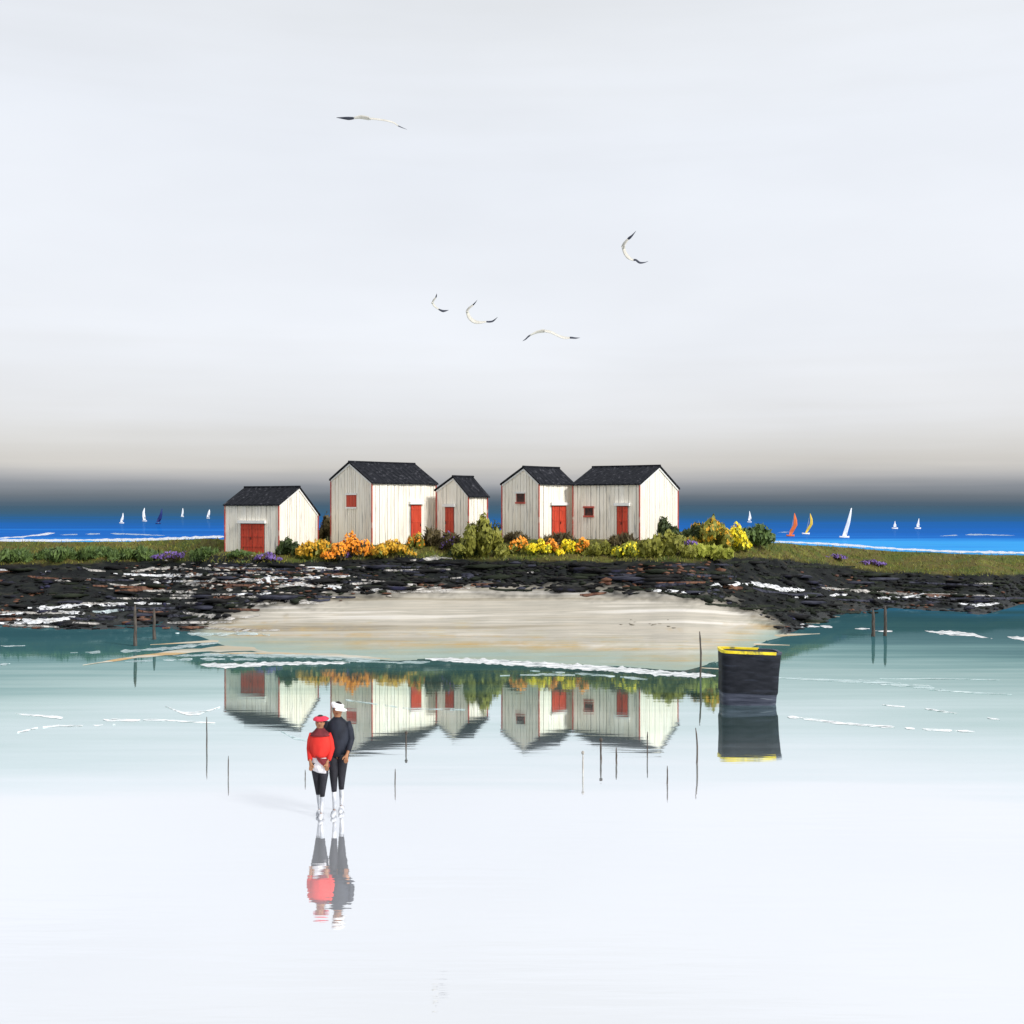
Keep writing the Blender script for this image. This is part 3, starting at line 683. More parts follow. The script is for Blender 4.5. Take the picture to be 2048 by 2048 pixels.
W_ = [
 ([(1880, 1072, .6), (1950, 1069, 1.2), (2030, 1071, .6)], 1, .1), ([(1556, 1065, .6), (1578, 1064, 1.2)], 1, 0), ([(110, 1070, .6), (220, 1067, 1.4), (330, 1071, .8)], 1, .1), ([(1000, 1352, 1), (1090, 1349, 2), (1180, 1352, 1)], 1, .2),
 ([(140, 1306, 1), (220, 1304, 2.5), (330, 1298, 3), (440, 1285, 2)], 1, .1), ([(250, 1324, 1.5), (400, 1318, 3), (520, 1320, 2)], 1, .1),  # foam lines on the water: (points), material, breaks
 ([(-60, 1078, 2), (0, 1080.5, 2.2), (110, 1081, 2.4), (180, 1080, 1.2), (210, 1080, 2.6), (300, 1079, 2.6), (452, 1073, 2.2)], 0, 0),
 ([(-30, 1078, .8), (40, 1074, 1.2), (110, 1066, 2)], 0, 0),
 ([(1530, 1082, 1.2), (1640, 1087, 1.6), (1700, 1090.5, 2.2), (1800, 1098, 1.8), (1900, 1103, 2), (2000, 1105, 2.2), (2060, 1106, 2)], 0, 0),
 ([(400, 1330, 3), (460, 1332, 5), (540, 1328, 3.5), (600, 1327, 3), (700, 1326, 2)], 0, .05),
 ([(345, 1312, 1.5), (440, 1310, 3), (600, 1312, 4), (760, 1320, 2.5)], 1, 0),
 ([(690, 1322, 1), (800, 1326, 2), (860, 1324, 3)], 1, 0),
 ([(850, 1318, 1.5), (905, 1320, 4), (980, 1324, 5), (1050, 1328, 5), (1150, 1334, 5), (1250, 1340, 5), (1350, 1349, 5), (1432, 1352, 4)], 0, 0),
 ([(1060, 1342, 1), (1130, 1346, 2), (1220, 1352, 2.5), (1300, 1360, 2)], 1, .25),
 ([(1470, 1247, 2), (1530, 1252, 4.5), (1590, 1250, 4), (1640, 1254, 2)], 0, 0),
 ([(1640, 1252, 3), (1690, 1258, 3), (1740, 1258, 1)], 0, .1),
 ([(1735, 1262, 1.5), (1800, 1263, 1.5)], 0, .35),
 ([(1850, 1262, 1), (1880, 1266, 3.5), (1930, 1268, 4), (1960, 1273, 2), (1985, 1278, 2)], 0, .12),
 ([(2015, 1274, 2), (2070, 1281, 5)], 0, 0),
 ([(1550, 1356, 1.5), (1650, 1360, 2.5), (1760, 1366, 3.5), (1860, 1376, 4), (1890, 1380, 2)], 1, .05),
 ([(1760, 1358, 1), (1900, 1358, 1), (2000, 1361, 1)], 1, 0),
 ([(1860, 1380, 1), (1950, 1386, 1.5), (2025, 1390, 1)], 1, 0),
 ([(1550, 1433, 3), (1600, 1436, 2.5), (1680, 1447, 2.2), (1760, 1453, 2.2), (1830, 1458, 2.5), (1950, 1464, 2)], 0, .1),
 ([(1750, 1409, 1), (1850, 1418, 1.5), (1930, 1430, 2), (2000, 1440, 1.5)], 0, .22),
 ([(30, 1428, 1), (90, 1433, 2), (150, 1438, 2.5), (230, 1441, 2.2), (330, 1441, 1.5), (430, 1447, 1)], 0, .12),
 ([(34, 1466, 1.5), (70, 1457, 2), (115, 1452, 1.5), (150, 1453, 1.5), (230, 1450, 1.5)], 0, .15),
 ([(330, 1413, .8), (362, 1426, 2), (380, 1428, 3.5), (402, 1426, 3), (440, 1415, .8)], 0, 0),
 
 ([(0, 1330, 6), (20, 1328, 1)], 1, 0), ([(0, 1292, 2), (50, 1292, 1)], 1, 0),
 ([(690, 1400, .7), (820, 1418, 1), (930, 1420, .8)], 1, .2), ([(560, 1462, 1), (590, 1478, 2.4), (650, 1484, 1)], 1, .1),
]
for i, (pts, mi, br) in enumerate(W_): ribbon(bm, pts, 11+i, .012, mi, breaks=br)
G_ = [
 ([(350, 1268, 1), (420, 1270, 3.5), (500, 1268, 3), (540, 1272, 1)], 1, .05), ([(400, 1256, 1), (470, 1260, 3), (560, 1262, 1)], 2, .1),  # foam, pale silt, a ribbon for pool water and painted puddle shine among rocks
 ([(55, 1217, 3), (90, 1217, 6), (140, 1213, 4), (230, 1209, 3), (285, 1207, 2.5), (340, 1209, 1)], 0, .05),
 ([(-20, 1234, 2), (30, 1228, 2), (90, 1224, 2), (150, 1226, 3), (170, 1228, 4)], 0, 0),  # white strip paints the bright reflection of puddle water in the rocks
 ([(30, 1240, 1.5), (65, 1243, 5), (110, 1241, 6), (150, 1235, 2)], 0, 0),  # second puddle, its bright reflection painted as a white strip
 ([(185, 1224, 3), (205, 1225, 3), (225, 1222, 3), (255, 1220, 2)], 1, .2),
 ([(365, 1226, 2), (410, 1232, 4), (470, 1238, 5), (520, 1232, 2)], 2, .05),
 ([(265, 1146, 1.5), (310, 1136, 3), (380, 1138, 3), (440, 1137, 3), (535, 1138, 3), (560, 1142, 1)], 2, .15),
 ([(215, 1168, 1), (250, 1173, 2), (290, 1168, 2)], 2, .1),
 ([(300, 1160, 3), (360, 1164, 5), (420, 1172, 5), (470, 1182, 4)], 2, .2),
 ([(480, 1160, 4), (540, 1160, 6), (600, 1158, 5), (700, 1153, 1.5)], 0, .15),
 ([(560, 1172, 3), (620, 1168, 5), (680, 1176, 3), (740, 1176, 1.5)], 0, .18),
 ([(470, 1192, 2), (540, 1196, 3), (600, 1204, 4), (650, 1208, 2)], 2, .15),
 ([(730, 1182, 4), (765, 1179, 4)], 0, .1), ([(820, 1122, 2), (870, 1116, 4), (905, 1118, 2)], 2, .05),
 ([(985, 1160, 2), (1030, 1152, 3), (1100, 1140, 2)], 2, .1), ([(870, 1182, 2), (940, 1178, 3)], 2, .1),
 ([(1405, 1178, 2), (1440, 1170, 5), (1510, 1168, 4), (1560, 1178, 6), (1610, 1181, 4)], 0, .06),
 ([(1400, 1188, 1.5), (1340, 1182, 2), (1300, 1182, 2)], 0, .1),
 ([(1640, 1176, 2), (1720, 1182, 3), (1800, 1188, 3.5), (1900, 1190, 2.5), (1990, 1193, 1)], 2, .05),
 ([(1590, 1196, 2), (1640, 1192, 2)], 0, .1), ([(1660, 1192, 3), (1695, 1190, 4)], 0, .1), ([(1755, 1197, 2.5), (1800, 1196, 2.5)], 0, .05),
 ([(1805, 1196, 2), (1850, 1190, 4), (1890, 1194, 2)], 0, .12), ([(1905, 1207, 2), (1955, 1211, 3), (2000, 1207, 2)], 0, .05),
 ([(1950, 1168, 1), (1985, 1168, 2)], 2, 0),
]
for i, (pts, mi, br) in enumerate(G_): ribbon(bm, pts, 91+i, .035, mi, surf=ground, breaks=br, step=4)
wr = random.Random(21)
for i in range(110):                                     # thin smears of foam, silt and weed between the rocks
    px = wr.uniform(-40, 2080) if i % 3 else wr.gauss(560, 170); yg, yk, ysh = ramp_y(GRASS, px), ramp_y(SAND, px), ramp_y(SHORE, px); hi = min(yk+4, ysh-3)
    if hi < yg+12: continue
    py = wr.uniform(yg+8, hi); ln = wr.uniform(18, 85); dy = wr.uniform(-5, 6)
    ribbon(bm, [(px-ln, py-dy, .6), (px-ln*.3, py+wr.uniform(-2, 2), wr.uniform(1, 2.6)), (px+ln*.4, py+dy*.5, wr.uniform(.8, 2)), (px+ln, py+dy, .5)], 300+i, .05, wr.choice((2, 4, 4, 2, 5, 5, 0, 2)) if px < 900 else wr.choice((4, 5, 5, 6, 6, 6)), surf=ground, breaks=.1, step=4)
tag(build('foam_and_puddle_shine', bm, [M['foam'], M['foam_blue'], M['foam_grey'], M['foam_grey'], M['brown_rock'], M['blue_rock'], M['green_rock']]), 'white foam lines on the water and along the shore, with painted puddle shine', 'foam', kind='stuff')

# ------------------------------------------------------------------ posts and sticks
def post(px, ytop, ybase, wpx, label, m='post', name='wooden_post', group='posts in the shallow water', bend=0.0, cat='post', knob=False):
    b = on_water(px, ybase); sc = b.y/F; hgt = (ybase-ytop)*sc; r = wpx*sc/2; rnd = random.Random(int(px))
    bm = bmesh.new(); pts, rad = [], []
    for i in range(9):
        t = i/8; pts.append((bend*sc*math.sin(t*3)+rnd.uniform(-.15, .15)*r, rnd.uniform(-.1, .1)*r, -.3+(hgt+.3)*t)); rad.append(r*(1.05-.35*t)*rnd.uniform(.85, 1.15))
    rad[-1] *= .5
    tube(bm, pts, rad, 8)
    if knob: ball(bm, (pts[-1][0], 0, hgt), r*1.6, r*1.6, r*2, 8, 6)
    o = build(name, bm, M[m], smooth=True); o.location = b
    return tag(o, label, cat, group)
post(270, 1210, 1292, 7.5, 'taller dark stake of the left pair off the rocks')
post(308, 1217, 1279, 7, 'shorter dark stake of the left pair off the rocks')
post(1747, 1219, 1273, 8.5, 'thick shorter stake of the right pair in teal water')
post(1771, 1212, 1272, 7.5, 'taller stake of the right pair in teal water')
post(1399, 1263, 1356, 4.5, 'tall thin pole beside the black tub at the sand edge', bend=3)
post(413, 1434, 1496, 3.2, 'thin dark stick left of the leftmost shed reflection', name='thin_stick', cat='stick', group='thin sticks in the foreground water')
post(456, 1512, 1552, 2.6, 'thin short stick in pale water on the far left', name='thin_stick', cat='stick', group='thin sticks in the foreground water')
post(610, 1540, 1560, 2.6, 'tiny stick just left of the couple', name='thin_stick', cat='stick', group='thin sticks in the foreground water')
post(790, 1538, 1570, 2.6, 'thin stick right of the couple in pale water', name='thin_stick', cat='stick', group='thin sticks in the foreground water')
post(812, 1466, 1494, 4, 'short knobbed stick below the tall shed reflection', name='thin_stick', cat='stick', group='thin sticks in the foreground water', knob=True)
post(1166, 1506, 1546, 4, 'pale stick leftmost of the four below the right sheds', 'pale_post', name='thin_stick', cat='stick', group='thin sticks in the foreground water', knob=True)
post(1202, 1480, 1520, 4.5, 'dark knobbed stick second of the four below the right sheds', name='thin_stick', cat='stick', group='thin sticks in the foreground water', knob=True)
post(1233, 1495, 1528, 4, 'stick third of the four below the right sheds', name='thin_stick', cat='stick', group='thin sticks in the foreground water')
post(1295, 1464, 1510, 3, 'slender stick rightmost of the four below the right sheds', name='thin_stick', cat='stick', group='thin sticks in the foreground water')
post(1335, 1532, 1568, 3, 'thin stick alone in pale water below the long shed', name='thin_stick', cat='stick', group='thin sticks in the foreground water')
post(1391, 1456, 1526, 4, 'bent pole left of the black tub reflection', 'post', name='thin_stick', cat='stick', group='thin sticks in the foreground water', bend=4)

# ------------------------------------------------------------------ black tub with a yellow rim
M['drum'] = mat('black tar paint', (.007, .008, .012), (.018, .019, .026), (3, 3, 10), .6, .3, c3=(.03, .034, .05), c3s=(2, 2, 12), c3lo=.55, c3hi=.75, spec=.12)
M['drum_wear_and_reflection'] = mat('scraped tar and painted reflection', (.022, .025, .040), (.065, .070, .10), (1.5, 1.5, 16), .5, .4, c3=(.16, .17, .20), c3s=(1.5, 1.5, 14), c3lo=.62, c3hi=.75, spec=.15)  # wear on the rim; on the base its streaks paint the tub's reflection
M['yellow_paint'] = mat('yellow paint', (.72, .52, .012), (.84, .66, .03), (5, 5, 9), .5, .2, c3=(.10, .11, .06), c3s=(2.5, 2.5, 2.5), c3lo=.52, c3hi=.62)
b = on_water(1495, 1406); sc = b.y/F
root = empty('mooring_tub', b, 'black tapered tub with a worn yellow rim standing in the water', 'tub')
root.rotation_euler = (0, R(2.2), 0)
Ht = 103*sc; rt, rm, rb = 60.5*sc, 56*sc, 53*sc
def sq(a, r, z, q=.36):
    c, s_ = math.cos(a), math.sin(a)
    return Vector((r*math.copysign(abs(c)**q, c), r*.62*math.copysign(abs(s_)**q, s_), z))
def drum_loft(bm, levels, n=48):
    rows = [[bm.verts.new(sq(2*math.pi*i/n, r_, z_)) for i in range(n)] for z_, r_ in levels]
    for a, c in zip(rows, rows[1:]):
        for i in range(n): face(bm, (a[i], a[(i+1) % n], c[(i+1) % n], c[i]))
    face(bm, rows[0][::-1]); face(bm, rows[-1])
bm = bmesh.new(); drum_loft(bm, [(Ht*.22, rm), (Ht*.26, rm*1.012), (Ht*.6, rm*1.02), (Ht*.95, rt*.985), (Ht, rt*.98)]); build('tub_side', bm, M['drum'], root)
bm = bmesh.new(); drum_loft(bm, [(-.4, rb*.97), (0, rb), (Ht*.07, rb*1.02), (Ht*.14, rb*1.02), (Ht*.219, rm*.985)]); build('reflection_band', bm, M['drum_wear_and_reflection'], root)  # lower band coloured like the tub's streaky reflection in the water
n = 64
for nm, ma_, lo_, hi_, hh in (('rim', M['yellow_paint'], 15, 53, .05), ('worn_rim', M['drum_wear_and_reflection'], -11, 15, .035)):
    bm = bmesh.new(); rows = []
    for i in range(lo_, hi_+1):
        a0 = 2*math.pi*i/n
        rows.append([bm.verts.new(v) for v in (sq(a0, rt*1.0, Ht-.02), sq(a0, rt*1.015, Ht+hh), sq(a0, rt*.90, Ht+hh*.9), sq(a0, rt*.90, Ht-.02))])
    for a, c in zip(rows, rows[1:]):
        for q in range(4): face(bm, (a[q], c[q], c[(q+1) % 4], a[(q+1) % 4]))
    face(bm, rows[0]); face(bm, rows[-1][::-1])
    build(nm, bm, ma_, root)

# ------------------------------------------------------------------ sailing boats
def sailcloth(name, c): return mat(name, tuple(v*.85 for v in c), c, (2, 2, 2), .7)
SC = dict(white=sailcloth('white sail', (.85, .86, .88)), navy=sailcloth('navy sail', (.012, .025, .14)), orange=sailcloth('orange sail', (.75, .16, .04)), yellow=sailcloth('yellow sail', (.80, .55, .06)))
M['hullw'] = mat('white hull', (.8, .8, .8), (.86, .86, .86), (3, 3, 3), .4)
M['mast'] = mat('mast', (.45, .45, .46), (.6, .6, .6), (3, 3, 3), .5)
def sailboat(label, ybase, sail, color, hull=None):
    """sail: list of (px, py, half width px) from foot to head"""
    px0 = sail[0][0]; b = on_water(px0, ybase); sc = b.y/F
    root = empty('sailboat', b, label, 'sailboat', 'sailing boats on the blue sea')
    bm = bmesh.new(); rows = []
    for i, (x, y, w) in enumerate(sail):
        cx, cz = (x-px0)*sc, (ybase-y)*sc; belly = .35*math.sin(math.pi*i/(len(sail)-1))*w*sc*2
        rows.append((cx, cz, max(w, .25)*sc, belly))
    fr = [[bm.verts.new((cx-w, by*.2, cz)), bm.verts.new((cx, -by-.04, cz)), bm.verts.new((cx+w, by*.4, cz))] for cx, cz, w, by in rows]
    bk = [[bm.verts.new((cx-w, by*.2+.04, cz)), bm.verts.new((cx, -by+.04, cz)), bm.verts.new((cx+w, by*.4+.04, cz))] for cx, cz, w, by in rows]
    for G, s in ((fr, 1), (bk, -1)):
        for a, c in zip(G, G[1:]):
            for i in (0, 1): face(bm, (a[i], a[i+1], c[i+1], c[i])[::s])
    for i in (0, 2):
        for j in range(len(rows)-1): face(bm, (fr[j][i], bk[j][i], bk[j+1][i], fr[j+1][i]))
    for j in (0, -1): face(bm, (fr[j][0], fr[j][1], fr[j][2], bk[j][2], bk[j][1], bk[j][0]))
    build('sail', bm, SC[color], root, smooth=True)
    H = rows[-1][1]
    bm = bmesh.new(); tube(bm, [(rows[0][0], .12, .2), ((rows[0][0]+rows[-1][0])/2, .12, H*.5), (rows[-1][0], .12, H*.98)], [.035, .03, .02], 6); build('mast', bm, M['mast'], root)
    bm = bmesh.new(); Lh = max(.9, H*.24); rings = []
    for t in (-1, -.8, -.4, 0, .4, .75, 1):
        w = (.28*(1-t*t)+.03)*Lh*.7; z = .10+.05*abs(t)
        rings.append((Vector((t*Lh*.7, .1, z)), Vector((0, w, 0)), Vector((0, 0, .14+.02*t*t))))
    loft(bm, rings, 10); build('hull', bm, M['hullw'] if color in ('white', 'yellow') else SC[color], root, smooth=True)
SB = sailboat
SB('faint white sailboat farthest left on the sea', 1047, [(243, 1044, 2.2), (244, 1038, 2.6), (245.5, 1033, 1.7), (246, 1026, .4)], 'white')
SB('crescent white sailboat left of the navy sail', 1043, [(289, 1040, 2.8), (287.5, 1032, 2.8), (287, 1025, 2.3), (289, 1016, .5)], 'white')
SB('sailboat with a dark navy sail', 1048, [(316, 1044, 3.6), (319, 1037, 4), (322, 1028, 2.6), (324, 1017, .5)], 'navy')
SB('tiniest white sailboat right of the navy sail', 1034, [(364.5, 1032, 2), (365, 1027, 1.8), (365.5, 1022, 1.4), (365.5, 1016, .3)], 'white')
SB('white sailboat just left of the leftmost shed', 1037, [(416, 1034, 2.4), (417, 1029, 2.6), (418, 1024, 2), (419, 1019, .4)], 'white')
SB('small white sailboat just beyond the right knoll', 1045, [(1499, 1041, 2.6), (1500, 1036, 3), (1500, 1030, 1.6), (1499, 1022, .3)], 'white')
SB('sailboat with an orange sail', 1073, [(1581, 1070, 2.5), (1584, 1062, 4.5), (1591, 1050, 4.2), (1591, 1040, 3.2), (1589, 1026, .5)], 'orange')
SB('sailboat with a yellow sail', 1069, [(1612, 1066, 1.8), (1617, 1058, 3), (1623, 1048, 3), (1623, 1038, 2.2), (1620.5, 1027, .4)], 'yellow')
SB('tallest white sailboat near the right shore', 1076, [(1689, 1072, 4.2), (1692, 1062, 4.2), (1697, 1046, 3.6), (1700, 1032, 2.6), (1703, 1016, .8)], 'white')
SB('tiny white sailboat second from the right end', 1058, [(1790, 1054, 2.4), (1790, 1050, 2.8), (1790, 1047, 1.2), (1790, 1042, .3)], 'white')
SB('small white sailboat farthest right', 1058, [(1836, 1054, 2.6), (1836.5, 1049, 3), (1837, 1045, 1.6), (1838, 1037, .4)], 'white')

# ------------------------------------------------------------------ gulls
M['plume'] = mat('gull plumage', (.44, .42, .37), (.56, .54, .49), (9, 9, 9), .8)
M['tipf'] = mat('dark wing tips', (.018, .022, .035), (.04, .045, .065), (9, 9, 9), .7)
M['beak'] = mat('beak', (.5, .3, .04), (.6, .38, .06), (9, 9, 9), .5)
def gull(label, d, wings, body, tilt=(0, .18), lean=.5):
    """wings: two lists of (px, py, chord px) from the shoulder out, the last points being the dark tip"""
    o = at(body[0], body[1], d); sc = d/F
    root = empty('gull', o, label, 'gull', 'gulls in flight')
    for wi, (pts, ntip) in enumerate(wings):
        def ribbon3(seg, nm, m, par):
            bm = bmesh.new(); rings = []
            P3 = [Vector(((x-body[0])*sc, lean*sc*(abs(x-body[0]))*.55*(1 if wi else -1), -(y-body[1])*sc)) for x, y, c in seg]
            for i, (x, y, c) in enumerate(seg):
                t = (P3[min(i+1, len(seg)-1)]-P3[max(i-1, 0)]).normalized()
                v = Vector((-t.z, 0, t.x)).normalized()
                dep = Vector((0, 1, 0))
                rings.append((P3[i], (v*.85+dep*1.3).normalized()*max(c, .3)*sc*.92, (dep*.6-v*.5).normalized()*max(c, .3)*sc*.30))
            loft(bm, rings, 10); return build(nm, bm, m, par, smooth=True)
        k = len(pts)-ntip
        w = ribbon3(pts[:k], 'wing', M['plume'], root)
        ribbon3([(pts[k-1][0]*.7+pts[k][0]*.3, pts[k-1][1]*.7+pts[k][1]*.3, pts[k-1][2]*.8)]+pts[k:], 'wing_tip', M['tipf'], w)
    bm = bmesh.new(); q = 5.2*sc; ax = Vector((tilt[0], .95, tilt[1])).normalized(); rings = []
    u = ax.cross(Vector((0, 0, 1))).normalized(); v = u.cross(ax)
    for t, r in ((-3.6, .25), (-2.6, .5), (-1.4, .62), (0, .66), (1.2, .6), (2.0, .4), (2.4, .42), (2.9, .36), (3.2, .15)):
        rings.append((ax*t*q*.8, u*r*q*.62, v*r*q*.55))
    loft(bm, rings, 12); bd = build('body', bm, M['plume'], root, smooth=True)
    bm = bmesh.new(); tube(bm, [ax*2.5*q, ax*3.1*q], [.13*q, .03*q], 6); build('beak', bm, M['beak'], bd)
def crv(pts, n=4):                                       # smooth a few traced points
    out = []
    for i in range(len(pts)-1):
        p0, p1, p2, p3 = pts[max(i-1, 0)], pts[i], pts[i+1], pts[min(i+2, len(pts)-1)]
        for j in range(n):
            t = j/n; out.append(tuple(.5*((2*b)+(-a+c)*t+(2*a-5*b+4*c-e)*t*t+(-a+3*b-3*c+e)*t**3) for a, b, c, e in zip(p0, p1, p2, p3)))
    return out+[pts[-1]]
def wing(core, tip): 
    a = crv(core); b = crv([core[-1]]+tip)[1:]
    return (a+b, len(b))
gull('largest gull gliding with flat spread wings, high on the left', 23,
     [wing([(738, 238, 5.5), (722, 237, 5), (710, 240, 3)], [(700, 241.5, 4.5), (692, 241.8, 3.6), (676, 242, .5)]),
      wing([(738, 238, 5.5), (765, 239, 5), (785, 242, 4), (795, 248, 2.5)], [(800, 250, 2.4), (806, 252, 1.5), (813, 254, .4)])], (740, 239))
gull('gull banking steeply on the right with wings raised in a C', 27,
     [wing([(1246, 494, 7), (1249, 487, 6), (1255, 480, 4.5)], [(1259, 476.5, 5.5), (1264, 472, 3.2), (1271, 464, .5)]),
      wing([(1246, 494, 7), (1250, 506, 8), (1257, 515, 8), (1267, 520, 4)], [(1272, 519, 5), (1280, 524, 5), (1290, 523, 2.4), (1298, 520, .4)])], (1247, 496))
gull('smallest gull left of the middle pair with one dark wing low', 40,
     [wing([(865, 606, 4), (868, 600, 4), (872, 596, 3)], [(873, 592, 2.4), (874, 588, .4)]),
      wing([(865, 606, 4), (870, 613, 4), (877, 618, 3)], [(881, 620, 4), (887, 621.5, 5), (897, 619, .6)])], (865, 606))
gull('gull right of the smallest one with wings curved in a half ring', 30,
     [wing([(934, 622, 5), (939, 616, 5), (946, 611, 3.5)], [(949, 608, 2.6), (955, 601, .4)]),
      wing([(934, 622, 5), (939, 635, 7.5), (949, 643, 8), (961, 644, 5.5), (972, 642, 3.5)], [(979, 642, 4), (986, 640, 3.6), (995, 632, .5)])], (935, 624))
gull('lowest gull gliding with arched wings above the right sheds', 25,
     [wing([(1088, 662, 6), (1074, 665, 4.5), (1060, 672, 2.5)], [(1056, 675, 2.6), (1051, 680, 2), (1045, 684, .4)]),
      wing([(1088, 662, 6), (1102, 664, 6), (1115, 670, 5), (1128, 674, 6), (1140, 674, 4)], [(1143, 673.5, 4.5), (1152, 674, 3.2), (1161, 673, .5)])], (1089, 663))

# ------------------------------------------------------------------ the couple
M['skin'] = mat('brown skin', (.26, .12, .06), (.36, .17, .085), (14, 14, 14), .55)
M['hair'] = mat('dark hair', (.012, .009, .008), (.03, .02, .016), (30, 30, 8), .6)
M['coat_red'] = mat('red coat wool', (.50, .018, .014), (.62, .032, .022), (9, 9, 5), .8, .2)
M['scarf'] = mat('burgundy shawl', (.09, .012, .016), (.16, .025, .03), (12, 12, 8), .85, .3)
M['coat_navy'] = mat('navy coat wool', (.007, .009, .016), (.017, .021, .034), (9, 9, 5), .7, .2)
M['cloth_black'] = mat('black trousers', (.010, .010, .014), (.022, .022, .03), (9, 9, 5), .75, .2)
M['skirt'] = mat('white skirt', (.70, .68, .72), (.82, .80, .82), (12, 12, 4), .8, .2)
M['boots'] = mat('grey stockings', (.34, .36, .40), (.66, .67, .70), (10, 10, 6), .7, .1)
M['beret'] = mat('pink red beret', (.55, .02, .05), (.68, .05, .09), (12, 12, 12), .8, .2)
M['cap'] = mat('white cap', (.82, .82, .82), (.88, .88, .88), (12, 12, 12), .7, .1)
M['eye'] = mat('dark eye', (.01, .01, .01), (.02, .02, .02), (9, 9, 9), .3)
M['lip'] = mat('lips', (.22, .06, .045), (.28, .08, .06), (9, 9, 9), .5)
def skin_mesh(name, verts, edges, radii, rootv, m, parent):
    me = bpy.data.meshes.new(name); me.from_pydata(verts, edges, []); o = bpy.data.objects.new(name, me); C.objects.link(o)
    o.modifiers.new('skin', 'SKIN')
    if not me.skin_vertices: me.skin_vertices.new(name='')
    sv_ = me.skin_vertices[0].data
    for i, r in enumerate(radii): sv_[i].radius = r if isinstance(r, tuple) else (r, r)
    sv_[rootv].use_root = True
    s = o.modifiers.new('sub', 'SUBSURF'); s.levels = 2; s.render_levels = 2
    dg = bpy.context.evaluated_depsgraph_get(); me2 = bpy.data.meshes.new_from_object(o.evaluated_get(dg))
    bpy.data.objects.remove(o); me2.name = name
    me2.materials.clear(); me2.materials.append(m)
    for p in me2.polygons: p.use_smooth = True
    return link(bpy.data.objects.new(name, me2), parent)
def person(px, py, d_off, Ht, label, woman, name='person', rz=0.0):
    b = on_water(px, py); b = Vector(((px-1024)*(b.y+d_off)/F, b.y+d_off, 0))
    root = empty(name, b, label, 'person', 'couple walking on the wet shore', rz); k = Ht/1.75
    V, E, RR = [], [], []
    def v(p, r, par=None):
        V.append(tuple(c*k for c in p)); RR.append(tuple(c*k for c in r) if isinstance(r, tuple) else r*k)
        if par is not None: E.append((par, len(V)-1))
        return len(V)-1
    sh = .138 if woman else .155
    pel = v((0, 0, .95), (.13, .10)); sp = v((0, 0, 1.12), (.11, .085), pel); ch = v((0, .0, 1.33), (.13, .095), sp)
    nk = v((0, .0, 1.475), .05, ch); h0 = v((0, -.012, 1.545), (.062, .066), nk); h1 = v((0, -.008, 1.62), (.078, .088), h0); h2 = v((0, .0, 1.69), (.055, .062), h1)
    ns = v((0, -.115, 1.60), .014, h1)
    for s in (-1, 1):
        e = v((s*.082, .0, 1.60), .014, h1)
        link_in = (woman and s > 0) or (not woman and s < 0)
        a = v((s*(sh-.015), 0, 1.395), .040, ch)
        el = v((s*(sh+.06), .05, 1.15), .040, a)
        wr = v((s*(sh+(.02 if not link_in else -.0)), -.10, .98), .026, el)
        pa = v((s*(sh-.005), -.135, .915), (.034, .020), wr)
        for i, (fx, L) in enumerate(((-.026, .060), (-.009, .072), (.009, .068), (.026, .052))):
            f1 = v((s*(sh-.005)+fx, -.155, .865), .0095, pa); v((s*(sh-.005)+fx*.95, -.150, .865-L*.8), .008, f1)
        t1 = v((s*(sh-.045), -.165, .905), .0105, pa); v((s*(sh-.055), -.185, .870), .009, t1)
        step = s if woman else -s
        hp = v((s*.075, 0, .90), (.082, .085), pel)
        kn = v((s*.05, -.05 if step > 0 else .05, .48), .038, hp)
        an = v((s*.035, -.10 if step > 0 else .16, .09), .021, kn)
        v((s*.040, -.24 if step > 0 else .06, .028), (.028, .018), an)
    skin_mesh('body', V, E, RR, pel, M['skin'], root)
    def rings(lst, u=(1, 0, 0), w=(0, 1, 0)):
        return [(Vector((x*k, y*k, z*k)), Vector((rx*k, 0, 0)), Vector((0, ry*k, 0))) for z, x, y, rx, ry in lst]
    # legs of the trousers and pale boots
    for s in (-1, 1):
        step = s if woman else -s
        yk, ya = (-.05, -.10) if step > 0 else (.05, .16)
        bm = bmesh.new(); q = lambda z: (s*(.05+.025*(z-.48)/.42), yk*(1-(z-.48)/.42)) if z >= .48 else (s*(.035+.015*(z-.09)/.39), ya+(yk-ya)*(z-.09)/.39)
        L = []
        for z, r in ((.36, .040), (.42, .046), (.62, .066), (.80, .086), (.93, .103)): x, y = q(z); L.append((z, x, y, r, r*1.05))
        loft(bm, rings(L), 16); build('trouser_leg', bm, M['cloth_black'], root, smooth=True)
        bm = bmesh.new(); L = []
        for z, r in ((.085, .029), (.16, .028), (.25, .033), (.33, .036), (.385, .037)): x, y = q(z); L.append((z, x, y, r, r*1.08))
        loft(bm, rings(L), 16)
        fx, fy = s*.04, ya
        tube(bm, [(fx*k, (fy+.05)*k, .045*k), (fx*k, (fy-.05)*k, .05*k), (fx*k, (fy-.16)*k, .032*k), (fx*k, (fy-.205)*k, .025*k)], [.038*k, .042*k, .036*k, .02*k], 10)
        build('boot', bm, M['boots'], root, smooth=True)
    cm = M['coat_red'] if woman else M['coat_navy']
    # coat: body and two sleeves
    bm = bmesh.new()
    hem = 1.0 if woman else .90
    wid = [(1.505, .055, .058), (1.475, .085, .075), (1.445, .120, .095), (1.40, .162, .115), (1.30, .178, .128), (1.15, .172, .128), (1.05, .155, .122), (hem, .140 if woman else .138, .115)]
    loft(bm, rings([(z, .0, .0, rx, ry) for z, rx, ry in reversed(wid)]), 28)
